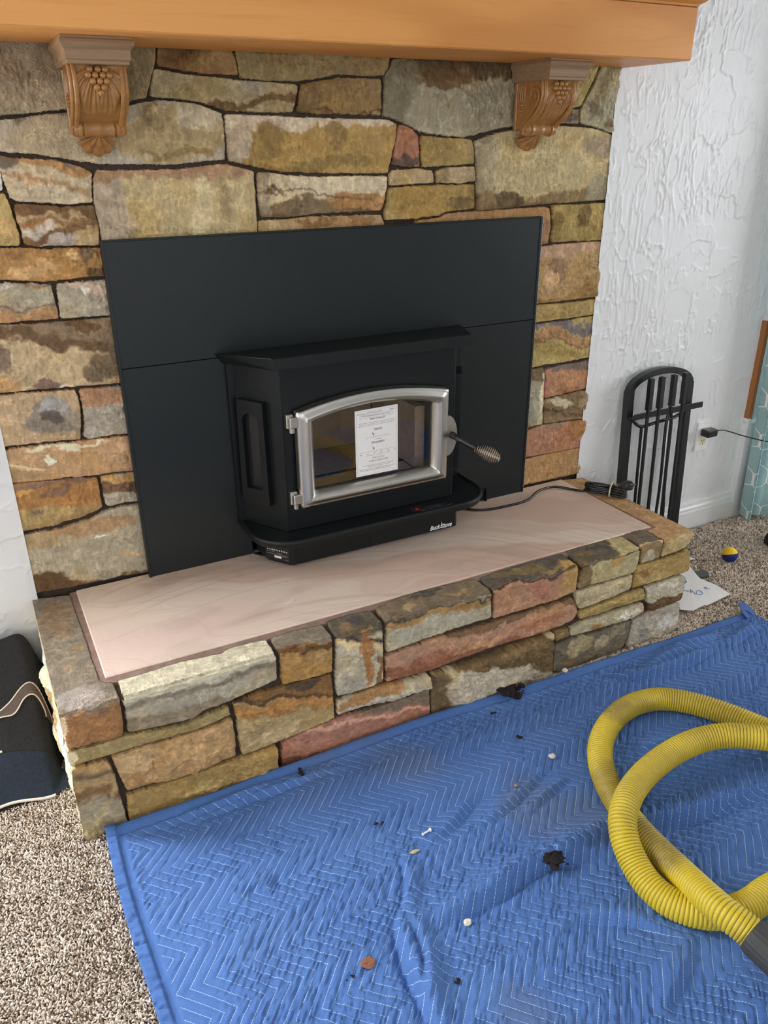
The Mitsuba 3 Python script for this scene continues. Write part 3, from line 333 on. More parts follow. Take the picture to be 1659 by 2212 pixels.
# ---------------------------------------------------------------- stones
ALB = 1.50                                              # stone tones below are written as they look in the room's light
def parse_layers(s):
    out = []
    for part in [q for q in s.split(';') if q.strip()]:
        w = part.split(); out.append((w[0], [float(x) for x in w[1:]]))
    return out
def stone_mesh(poly, mapfn, seed, base, layers='', res=0.0032, grow=0.0056, depth=0.010, bulge=0.010, skirt=0.03, fine=1.0, top=None, streak=0):
    """a split-faced block: a sheet of outline poly (a, b) with worn edges and chiselled facets, laid on the surface mapfn, with sides going back"""
    r = np.random.default_rng(seed)
    P = Polygon(poly)
    if not P.is_valid: P = P.buffer(0)
    P = P.buffer(-0.004).buffer(grow, quad_segs=4)
    if P.geom_type != 'Polygon': P = max(P.geoms, key=lambda g: g.area)
    if P.is_empty: raise ValueError(f'empty outline {poly}')
    L = P.exterior.length; nb = max(24, int(L/res)); B = np.array([P.exterior.interpolate(i*L/nb).coords[0] for i in range(nb)])
    c = np.array(P.centroid.coords[0]); nrm = B-c; nrm /= np.linalg.norm(nrm, axis=1, keepdims=True)+1e-9
    B = B + nrm*((n2(B[:, 0], B[:, 1], 70, seed, 2)-0.5)*0.006+(n2(B[:, 0], B[:, 1], 260, seed, 2)-0.5)*0.002)[:, None]
    Q = Polygon(B).buffer(0)
    if Q.geom_type != 'Polygon': Q = max(Q.geoms, key=lambda g: g.area)
    B = np.array(Q.exterior.coords)[:-1]
    x0, y0, x1, y1 = Q.bounds
    gx, gy = np.meshgrid(np.arange(x0, x1, res), np.arange(y0, y1, res*0.87), indexing='ij'); gx = gx+(np.arange(gx.shape[1]) % 2)[None]*res/2
    G = np.stack([gx.ravel(), gy.ravel()], 1)+r.uniform(-.2, .2, (gx.size, 2))*res
    G = G[shapely.contains_xy(Q.buffer(-res*0.55), G[:, 0], G[:, 1])]
    V2 = np.vstack([B, G]); F = Delaunay(V2).simplices; cc = V2[F].mean(1); F = F[shapely.contains_xy(Q, cc[:, 0], cc[:, 1])]
    nb = len(B); a, b = V2[:, 0], V2[:, 1]
    d = shapely.distance(shapely.points(V2), Q.exterior); d[:nb] = 0
    w = 0.010+0.010*n2(a, b, 25, seed+3, 2)
    edge = -depth*(1-np.clip(d/w, 0, 1))**2
    # facets: the least of a few tilted planes, softened by noise
    sz = max(x1-x0, 0.05); k = int(r.integers(4, 8)); ca = r.uniform([x0, y0], [x1, y1], (k, 2)); sl = r.normal(0, 0.11, (k, 2))
    wa = a+0.03*(n2(a, b, 14, seed+5, 2)-.5); wb = b+0.03*(n2(a, b, 14, seed+6, 2)-.5)
    pl = 1.35*np.stack([(wa-ca[i, 0])*sl[i, 0]+(wb-ca[i, 1])*sl[i, 1] for i in range(k)], 0)
    fac = np.clip(np.sort(pl, 0)[1], -0.013, 0.010)
    rid = 1-np.abs(2*n2(a, b, 22, seed+11, 3)-1)
    fib = meshkit.fbm(np.stack([a*(230 if streak else 90), b*(75 if streak else 210), np.full_like(a, seed)], -1), 2, seed)
    h = edge + bulge*0.5*(np.clip(d/0.05, 0, 1)-0.4) + 1.25*fac*fine + 0.015*fine*(n2(a, b, 13, seed+1, 4)-.5) + 0.0095*fine*(n2(a, b, 48, seed+2, 4)-.5) + 0.004*fine*(rid-0.6) + 0.0042*(n2(a, b, 150, seed+4, 2)-.5) + (0.0052 if streak else 0.0034)*(fib-.5)
    # chipped conchoidal steps
    st = n2(a, b, 17, seed+21, 3); h += 0.0048*fine*(np.floor(st*9)/9+sstep(0.6, 1.0, st*9 % 1)/9-st)*6
    h = np.maximum(h, -0.0085+0.003*n2(a, b, 60, seed+2, 2))*np.where(d > 0.004, 1, 1)
    if top is not None: h = h*np.where(b < top, 0.28, 1.0)
    pos, nor = mapfn(a, b)
    X = pos+nor*h[:, None]
    # colour
    u = (a-x0)/(x1-x0); v = (b-y0)/(y1-y0)
    def warp(o): return 0.075*(n2(a, b, 8, seed+o, 2)-.5)+0.045*(n2(a, b, 30, seed+o+40, 3)-.5)+0.016*(n2(a, b, 120, seed+o+80, 2)-.5)
    wu = u+np.clip(warp(7)/(x1-x0), -.3, .3); wv = v+np.clip(warp(8)/(y1-y0), -.28, .28)
    col = np.repeat(lin(base)[None], len(a), 0)
    big = n2(a, b, 11, seed+9, 3)[:, None]; mid = n2(a, b, 42, seed+10, 4)[:, None]
    rust = np.array([1.08, 1.0, 0.80]); grey = np.array([0.93, 0.94, 0.96])
    col = col*(1+(rust-1)*sstep(0.48, 0.72, big)+(grey-1)*sstep(0.48, 0.74, 1-big))
    for kd, q in parse_layers(layers):
        if kd == 'e':
            dd = np.sqrt(((wu-q[0])/q[2])**2+((wv-q[1])/q[3])**2); cl = lin(q[4:7]); m = 0.85*(1-sstep(0.80, 1.06, dd))
        else:
            t = wv+q[5]*(u-.5)
            cl = lin(q[2:5]); m = sstep(q[0]-.03, q[0]+.03, t)*(1-sstep(q[1]-.03, q[1]+.03, t))
        col = col*(1-m[:, None])+cl*m[:, None]*(0.85+0.3*mid)
    col = col*(0.78+0.44*mid)
    col = col*(0.80+0.40*fib[:, None])*r.uniform(0.90, 1.10, (len(a), 1))
    fl = sstep(0.60, 0.72, n2(a, b, 95, seed+12, 3))[:, None]; col = col*(1-0.20*fl)
    hi = sstep(0.90, 1.0, 1-np.abs(2*n2(a+3, b, 34, seed+13, 4)-1))[:, None]; col = col*(1+0.30*hi)
    sat = (col[:, 0]-col[:, 2])/(col[:, 0]+1e-6); k = 1-0.34*sstep(0.46, 0.90, sat)
    col = col*k[:, None]*np.array([1.03, 0.975, 0.965]); red = sstep(1.55, 2.6, col[:, 0]/(col[:, 1]+1e-6)); col[:, 1] *= 1+0.10*red
    col = np.clip(col*ALB, 0.004, 0.9)
    m_ = col.mean(1, keepdims=True); col = np.clip(m_+0.87*(col-m_), 0.004, 0.9)
    # orientation, sides
    e1, e2 = X[F[:, 1]]-X[F[:, 0]], X[F[:, 2]]-X[F[:, 0]]
    flip = (np.cross(e1, e2)*nor[F[:, 0]]).sum(1) < 0; F[flip] = F[flip][:, ::-1]
    n = len(X); rows = 3; Vs, Fs, Cs = [X], [F], [col]; prev = np.arange(nb)
    area = 0.5*np.sum(B[:, 0]*np.roll(B[:, 1], -1)-np.roll(B[:, 0], -1)*B[:, 1])
    for k in range(1, rows+1):
        dep = skirt*k/rows; ring = X[:nb]-nor[:nb]*dep+(r.normal(0, 0.0012, (nb, 3)) if skirt < .05 else 0.010*(meshkit.fbm((X[:nb]-nor[:nb]*dep)*40, 3, seed)[:, None]-.5)*np.array([-1.5, 0, 0]))
        new = n+(k-1)*nb+np.arange(nb); j = np.arange(nb); j2 = (j+1) % nb
        Fs.append(np.stack([prev[j], new[j], new[j2]], 1)); Fs.append(np.stack([prev[j], new[j2], prev[j2]], 1))
        Vs.append(ring); Cs.append(col[:nb]); prev = new
    V, FF, CC = np.vstack(Vs), np.vstack(Fs), np.vstack(Cs)
    # sides must face outwards: test one
    s0 = len(F); f = FF[s0]; g = np.cross(V[f[1]]-V[f[0]], V[f[2]]-V[f[0]]); cen = X.mean(0)
    vote = 0
    for f in FF[s0:s0+nb:7]:
        g = np.cross(V[f[1]]-V[f[0]], V[f[2]]-V[f[0]]); vote += np.sign(g@(V[f].mean(0)-cen))
    if vote < 0: FF[s0:] = FF[s0:][:, ::-1]
    return trimesh.Trimesh(V, FF, process=False), CC
def wall_map(a, b): return np.stack([a, 0*a, b], 1), np.tile([0, -1.0, 0], (len(a), 1))
def front_map(a, b): return np.stack([a, 0*a-HD, HZ-b], 1), np.tile([0, -1.0, 0], (len(a), 1))
def left_map(a, b): return np.stack([0*a+HL-.009, -HD+a, HZ-b], 1), np.tile([-1.0, 0, 0], (len(a), 1))
def right_map(a, b): return np.stack([0*a+HR-.012, -HD+a, HZ-b], 1), np.tile([1.0, 0, 0], (len(a), 1))
RHO = 0.014
def cap_map(a, s):
    """top (s < 0) folded over the front edge on a small radius"""
    th = np.clip((s/RHO+1)/2, 0, 1)*np.pi/2
    n = np.stack([0*a, -np.sin(th), np.cos(th)], 1)
    y = -HD+RHO-RHO*np.sin(th)+np.where(s < -RHO, -s-RHO, 0); z = HZ-RHO+RHO*np.cos(th)-np.where(s > RHO, s-RHO, 0)
    return np.stack([a, y, z], 1), n

# ---- the chimney face
wall = tag('wall_chimney', 'sandstone chimney face with dark recessed joints behind the black stove surround', kind='structure')
shell = cat_(box(-0.30, 0.02, 0.019, 0.42, 0.0, 1.80), box(1.25, 1.548, 0.019, 0.42, 0.0, 1.80), box(0.02, 1.25, 0.019, 0.42, 1.12, 1.80), box(0.02, 1.25, 0.36, 0.42, 0.0, 1.12))
scene['wall_chimney'] = ply(shell, 'mat_mortar')
sd = 100
for outline, base, layers in WALL_STONES:
    fl = [(x, 2.0-z) for x, z in outline]               # layers count v from the top
    m, c = stone_mesh(fl, lambda a, b: wall_map(a, 2.0-b), sd, base, layers, bulge=0.008, streak=1)
    obj('stone', m, 'mat_stone', True, wall, color=c); sd += 31

# ---- raised hearth: core, grout, slab, cap stones, face stones
hearth = thing('raised_hearth', 'raised stone hearth with pink sandstone slab and rough stone front in front of the stove', 'hearth')
obj('core', box(HL+.022, HR-.02, -HD+.021, -0.001, 0.0, HZ-0.012), 'mat_mortar', parent=hearth)
g = Polygon([(-0.213, 0), (-0.213, -0.4425), (-0.19, -0.462), (1.45, -0.462), (1.475, -0.4425), (1.475, 0)])
obj('grout', extrude_xy(g, HZ-0.014, HZ-0.0035), 'mat_grout', parent=hearth)
sl = np.array([(-0.196, -0.002), (-0.196, -0.4385), (1.461, -0.4385), (1.461, -0.002)])
sm = hull([(x+dx*i, y+dy*i, z) for (x, y), (dx, dy) in zip(sl, ((1, 0), (1, 1), (-1, 1), (-1, 0))) for i, z in ((0, HZ-0.012), (0, HZ-0.0015), (0.003, HZ+0.001))])
tag(obj('slab', sm, 'mat_slab', parent=hearth), 'smooth pinkish sandstone slab')
for k, (tp, fr, ct, cf, fl, layers) in enumerate(CAP_STONES):
    pts = tp+fr
    if fl == 'R': pts = pts+[(1.432, -0.018), (1.430, -0.086), (1.475, -0.092)]
    s1 = max(p[1] for p in pts)
    top_layer = f'b -1 {max(0.02, (0.0-min(p[1] for p in pts))/(s1-min(p[1] for p in pts))-0.0):.3f} {ct[0]*.9:.0f} {ct[1]*.9:.0f} {ct[2]*.88:.0f} 0'
    if 'b .4' in layers or 'b .5' in layers:
        top_layer = f'b -1 {[q for q in parse_layers(layers) if q[0]=="b"][0][1][0]:.3f} {ct[0]*.9:.0f} {ct[1]*.9:.0f} {ct[2]*.88:.0f} 0'
    extra = ''
    if k == 0: extra = 'e .55 .45 .14 .02 138 116 80;e .5 .2 .4 .14 118 98 70;e .3 .57 .12 .02 136 112 76;e .4 .76 .5 .07 128 120 110'
    if k in (3, 4, 5, 6): extra = f'e .3 .2 .14 .1 112 92 60;e .75 .3 .12 .06 150 122 72;e .5 .1 .2 .05 60 58 52'
    m, c = stone_mesh(pts, cap_map, 900+17*k, cf, ';'.join(x for x in (top_layer, extra, layers) if x), depth=0.010, bulge=0.010, fine=1.35, grow=0.0048, skirt=0.085 if k == 0 else 0.03, top=-0.012, res=0.0030)
    if k == 0:      # the split left face of this stone is cream and orange
        V = np.array(m.vertices); lf = (V[:, 0] < HL+0.010) & (V[:, 2] < HZ-0.008) & (V[:, 1] > -HD+0.004)
        t = n2(V[:, 1], V[:, 2], 30, 5, 3); cc = lin((206, 168, 124))*(1-t[:, None])+lin((232, 214, 176))*t[:, None]; c[lf] = np.clip(cc[lf]*1.1, 0, .85)
    obj('stone', m, 'mat_stone', True, hearth, color=c)
for k, (fr, base, layers) in enumerate(FRONT_STONES):
    m, c = stone_mesh(fr, front_map, 1500+19*k, base, layers, bulge=0.014, skirt=0.035, res=0.0028, grow=0.0048, fine=1.45)
    if k < 2:           # their left ends show the pale split stone of the hearth's side
        V = np.array(m.vertices); lf = (V[:, 0] < HL+0.006) & (V[:, 1] > -HD+0.012); c[lf] = lin((236, 220, 186))
    obj('stone', m, 'mat_stone', True, hearth, color=c)
rows = [(0.101, 0.143), (0.150, 0.245), (0.250, 0.370)]
for j, (b0, b1) in enumerate(rows):
    cuts = [0.022, 0.15+0.04*j, 0.38-0.02*j, 0.536]
    for i in range(3):
        q = [(cuts[i]+.003, b0), (cuts[i+1]-.004, b0+.003), (cuts[i+1]-.004, b1-.002), (cuts[i]+.003, b1)]
        col = [(226, 208, 168), (214, 196, 160), (222, 212, 196), (196, 160, 112)][(i+2*j) % 4]
        m, c = stone_mesh(q, left_map, 2100+13*(3*j+i), col, '', bulge=0.006, skirt=0.03, res=0.005); obj('stone', m, 'mat_stone', True, hearth, color=c)
for j, (b0, b1) in enumerate([(0.075, 0.15), (0.156, 0.245), (0.25, 0.37)]):
    cuts = [0.05, 0.26+0.06*(j % 2), 0.53]
    for i in range(2):
        q = [(cuts[i]+.003, b0), (cuts[i+1]-.004, b0+.003), (cuts[i+1]-.004, b1-.002), (cuts[i]+.003, b1)]
        m, c = stone_mesh(q, right_map, 2400+13*(2*j+i), [(168, 146, 104), (156, 148, 124), (172, 142, 84)][(i+j) % 3], '', bulge=0.006, skirt=0.03, res=0.006); obj('stone', m, 'mat_stone', True, hearth, color=c)

# ---------------------------------------------------------------- room shell
XL, XR, YB, ZC = -2.6, 4.6, -5.2, 2.45
def plaster(x0, x1, z0, z1, res, seed, amp=1.0):
    nx, nz = int((x1-x0)/res)+1, int((z1-z0)/res)+1; X, Z = np.meshgrid(np.linspace(x0, x1, nx), np.linspace(z0, z1, nz), indexing='ij')
    wx = X+0.05*(n2(X, Z, 6, seed, 3)-.5); wz = Z+0.05*(n2(X, Z, 6, seed+1, 3)-.5)
    a = meshkit.fbm(np.stack([wx*46, wz*11, 0*X+3], -1), 3, seed+2); r1 = sstep(0.86, 0.99, 1-np.abs(2*a-1))       # trowel drag lines, mostly upright
    m1 = sstep(0.42, 0.60, n2(X, Z, 5.5, seed+3, 3))
    bq = n2(wx, wz, 12, seed+4, 4); pl = sstep(0.47, 0.50, bq); r2 = sstep(0.93, 1.0, 1-np.abs(2*bq-1))*sstep(.35, .6, n2(X, Z, 9, seed+8, 2))  # torn edges of flattened patches
    c = meshkit.fbm(np.stack([wx*20+wz*14, wz*30-wx*8, 0*X+9], -1), 2, seed+5); r3 = sstep(0.93, 1.0, 1-np.abs(2*c-1))*sstep(0.55, 0.68, n2(X, Z, 7, seed+6, 2))
    blob = sstep(0.74, 0.86, n2(X, Z, 75, seed+9, 1))*sstep(0.5, 0.62, n2(X, Z, 8, seed+10, 2))
    h = amp*(0.0022*r1*m1+0.0010*pl+0.0020*r2+0.0018*r3+0.0016*blob+0.0016*(n2(X, Z, 4, seed+7, 2)-.5))
    V = np.stack([X, 0.005-h, Z], -1).reshape(-1, 3); return trimesh.Trimesh(V, grid(nx, nz), process=False)
def plain(x0, x1, z0, z1, y=0.005, t=0.1): return box(x0, x1, y, y+t, z0, z1)
# chimney wall, either side of the stone; window openings left and right of the fireplace
WL = (-1.32, -0.86, 0.75, 2.05); WR = (2.46, 3.60, 0.40, 2.05)
lw = cat_(plaster(-0.86, -0.292, 0.0, 1.65, 0.004, 41, 1.0), plain(XL, WL[0], 0, ZC), plain(WL[0], WL[1], 0, WL[2]), plain(WL[0], WL[1], WL[3], ZC), plain(-0.86, -0.30, 1.65, ZC), plain(-0.86, -0.30, 0, 1.65, y=0.012))
scene['wall_back'] = ply(plain(-0.30, 1.55, 1.80, ZC), 'mat_wall'); tag('wall_back', kind='structure')
scene['wall_back_left'] = ply(lw, 'mat_plaster', smooth=40); tag('wall_back_left', 'white trowelled plaster wall left of the stone chimney', kind='structure')
rw = cat_(plaster(1.535, 2.415, 0.0, 2.05, 0.0035, 77), plain(1.56, 2.415, 0, 2.05, y=0.012), plain(1.55, 2.46, 2.05, ZC), plain(2.415, 2.46, 0, 2.05, y=.012), plain(WR[0], WR[1], 0, WR[2]), plain(WR[0], WR[1], WR[3], ZC), plain(WR[1], XR, 0, ZC))
scene['wall_back_right'] = ply(rw, 'mat_plaster', smooth=40); tag('wall_back_right', 'white trowelled plaster wall with outlet right of the stone chimney', kind='structure')
SR = (-2.9, -0.7, 0.75, 2.10)       # y range and z range of the side window on the right
scene['wall_right'] = ply(cat_(box(XR, XR+.1, YB, SR[0], 0, ZC), box(XR, XR+.1, SR[1], 0.1, 0, ZC), box(XR, XR+.1, SR[0], SR[1], 0, SR[2]), box(XR, XR+.1, SR[0], SR[1], SR[3], ZC)), 'mat_wall'); tag('wall_right', kind='structure')
scene['wall_left'] = ply(cat_(box(XL-.1, XL, YB, -3.4, 0, ZC), box(XL-.1, XL, -1.5, .1, 0, ZC), box(XL-.1, XL, -3.4, -1.5, 0, .8), box(XL-.1, XL, -3.4, -1.5, 2.05, ZC)), 'mat_wall'); tag('wall_left', kind='structure')
DB = (-1.6, 1.8, 0.05, 2.10)
scene['wall_front'] = ply(cat_(box(XL, DB[0], YB-.1, YB, 0, ZC), box(DB[1], XR, YB-.1, YB, 0, ZC), box(DB[0], DB[1], YB-.1, YB, DB[3], ZC)), 'mat_wall'); tag('wall_front', kind='structure')
scene['ceiling'] = ply(box(XL-.1, XR+.1, YB-.1, 0.15, ZC, ZC+.1), 'mat_ceiling'); tag('ceiling', kind='structure')
scene['floor'] = ply(box(XL-.1, XR+.1, YB-.1, 0.15, -0.1, 0.0), 'mat_carpet'); tag('floor', 'brown and cream carpet', kind='structure')
def pane(name, axis, at, r, L, sign, n=1):
    """a bright window: frame and one glowing pane"""
    a0, a1, z0, z1 = r; q = np.array([[a0, z0], [a1, z0], [a1, z1], [a0, z1]])
    V = np.stack([q[:, 0], 0*q[:, 0]+at, q[:, 1]], 1) if axis == 'y' else np.stack([0*q[:, 0]+at, q[:, 0], q[:, 1]], 1)
    F = np.array([[0, 1, 2], [0, 2, 3]]); nn = np.cross(V[1]-V[0], V[2]-V[0])['xyz'.index(axis)]
    if nn*sign < 0: F = F[:, ::-1]
    d = ply(trimesh.Trimesh(V, F, process=False), 'mat_wall'); d['emitter'] = {'type': 'area', 'radiance': rgb(L)}
    scene[f'{name}__pane'] = d
    t = 0.05; w = 0.045; bars = []
    for u0, u1, v0, v1 in ((a0, a1, z0, z0+w), (a0, a1, z1-w, z1), (a0, a0+w, z0, z1), (a1-w, a1, z0, z1))+((((a0+a1)/2-w/2, (a0+a1)/2+w/2, z0, z1),) if a1-a0 > .6 else ()):
        bars.append(box(u0, u1, at-t/2, at+t/2, v0, v1, .004) if axis == 'y' else box(at-t/2, at+t/2, u0, u1, v0, v1, .004))
    scene[f'{name}__frame'] = ply(cat_(*bars), 'mat_trim'); tag(name, kind='structure')
pane('window_1', 'y', 0.03, WL, L_FLANK_LEFT, -1)
pane('window_2', 'y', 0.06, WR, L_FLANK_RIGHT, -1)
pane('window_3', 'x', XR+.03, SR, L_SIDE_RIGHT, -1)
pane('window_5', 'x', XL-.03, (-3.4, -1.5, 0.8, 2.05), L_SIDE_LEFT, 1)
pane('window_4', 'y', YB-.03, DB, L_BACK, 1)
# window casing whose paint has come off, down to the wood
scene['window_2__casing'] = ply(cat_(box(2.388, 2.46, -0.012, 0.03, 0.66, 2.06, .003), box(2.385, 2.47, -0.014, 0.03, 0.0, 0.425, .003)), 'mat_trim')
scene['window_2__bare_wood'] = ply(box(2.378, 2.402, -0.016, 0.02, 0.43, 0.83, .002), 'mat_oak')
scene['window_2__latch'] = ply(box(2.372, 2.395, -0.022, 0.01, 0.428, 0.444, .004), 'mat_trim')
def base_profile():
    return Polygon([(0, 0), (-0.014, 0), (-0.016, 0.082), (-0.0115, 0.085), (-0.0115, 0.089), (-0.0150, 0.094), (-0.0150, 0.100), (-0.0100, 0.106), (-0.0085, 0.113), (-0.0110, 0.117), (-0.008, 0.126), (0, 0.129)])
def baseboard(x0, x1):
    m = trimesh.creation.extrude_polygon(base_profile(), x1-x0, engine='earcut'); V = m.vertices
    m = trimesh.Trimesh(np.stack([x0+V[:, 2], V[:, 0]+0.004, V[:, 1]], 1), m.faces, process=False)
    if m.volume < 0: m.invert()
    return m
scene['baseboard_right'] = ply(baseboard(1.56, XR), 'mat_trim', smooth=30); tag('baseboard_right', 'white moulded baseboard under the outlet', kind='structure')
scene['baseboard_left'] = ply(baseboard(XL, -0.31), 'mat_trim', smooth=30); tag('baseboard_left', kind='structure')

# ---------------------------------------------------------------- carpet pile (loops of twisted yarn), where the photograph shows carpet
def pile():
    pts = []
    for (x0, x1, y0, y1, s) in ((-0.95, -0.225, -1.32, -0.02, 0.0053), (-0.225, 1.60, -0.60, -0.535, 0.0068), (1.40, 2.75, -0.80, -0.015, 0.0066)):
        gx, gy = np.meshgrid(np.arange(x0, x1, s), np.arange(y0, y1, s*.87), indexing='ij'); gx = gx+(np.arange(gx.shape[1]) % 2)[None]*s/2
        pts.append(np.stack([gx.ravel()+rng.uniform(-.0022, .0022, gx.size), gy.ravel()+rng.uniform(-.0022, .0022, gx.size), np.full(gx.size, s/0.0066)], 1))
    P = np.vstack(pts)
    keep = ~((P[:, 0] > HL-.004) & (P[:, 0] < HR-.004) & (P[:, 1] > -HD-.004))
    keep &= ~((P[:, 0] > -0.252) & (P[:, 0] < 1.815) & (P[:, 1] < -0.548-0.033*sstep(0.1, 1.9, P[:, 0])-0.016))       # nothing pokes up under the blanket
    P = P[keep]; n = len(P); sc = P[:, 2]
    a6 = np.arange(6)*np.pi/3; iv = np.vstack([np.stack([0.94*np.cos(a6), 0.94*np.sin(a6), .33*(-1)**np.arange(6)], 1), [[0, 0, 1], [0, 0, -1]]]); k6 = np.arange(6)
    tf = np.vstack([np.stack([k6, (k6+1) % 6, np.full(6, 6)], 1), np.stack([(k6+1) % 6, k6, np.full(6, 7)], 1)])
    ang = rng.uniform(0, 2*np.pi, n); ca, sa = np.cos(ang), np.sin(ang); sx, sy, sz = sc*rng.uniform(.0034, .0056, n), sc*rng.uniform(.0023, .0034, n), sc*rng.uniform(.0042, .0066, n)
    lean = rng.normal(0, .45, (n, 2))
    x = iv[None, :, 0]*sx[:, None]; y = iv[None, :, 1]*sy[:, None]; z = iv[None, :, 2]*sz[:, None]
    X = ca[:, None]*x-sa[:, None]*y+lean[:, :1]*z+P[:, :1]; Y = sa[:, None]*x+ca[:, None]*y+lean[:, 1:]*z+P[:, 1:2]
    hz = 0.004+0.005*n2(P[:, 0], P[:, 1], 22, 3, 2)
    V = np.stack([X, Y, z+hz[:, None]], -1).reshape(-1, 3); F = (tf[None]+8*np.arange(n)[:, None, None]).reshape(-1, 3)
    t = rng.uniform(0, 1, n); big = n2(P[:, 0], P[:, 1], 9, 8, 3)
    c1, c2, c3 = np.array([0.72, 0.635, 0.53]), np.array([0.52, 0.43, 0.335]), np.array([0.27, 0.20, 0.142])
    tt = np.clip(t+0.5*(big-.5), 0, 1)[:, None]
    C = np.where(tt < .5, c1, np.where(tt < .82, c2, c3))*rng.uniform(.85, 1.15, (n, 1))
    return trimesh.Trimesh(V, F, process=False), np.repeat(C, 8, 0)
m, c = pile()
scene['floor__carpet_pile'] = ply(m, 'mat_pile', smooth=True, color=c); tag('floor__carpet_pile', kind='stuff')

# ---------------------------------------------------------------- mantel
mantel = thing('mantel_beam', 'thick honey-coloured wooden mantel beam across the top of the stone chimney', 'mantel')
obj('beam', box(-0.95, MR, -MD, 0.004, MZ, 1.772, .003), 'mat_mantel', parent=mantel)
prof = [(0.0, 1.772), (0.002, 1.777), (0.010, 1.781), (0.017, 1.787), (0.020, 1.796), (0.021, 1.803), (0.028, 1.805), (0.028, 1.83), (0.0, 1.83)]
V, F = [], []
for p, z in prof: V += [(-0.95, 0.0, z), (-0.95, -MD-p, z), (MR+p, -MD-p, z), (MR+p, 0.0, z)]
n = len(prof)
for i in range(n-1):
    for k in range(3): a = 4*i+k; F += [(a, a+1, a+5), (a, a+5, a+4)]
V += [(-0.95, 0, 1.83)]; 
top = trimesh.Trimesh(np.array(V), np.array(F), process=False)
lid = box(-0.95, MR+.028, -MD-.028, 0.0, 1.828, 1.835)
obj('crown_moulding', cat_(top, lid), 'mat_mantel', parent=mantel)
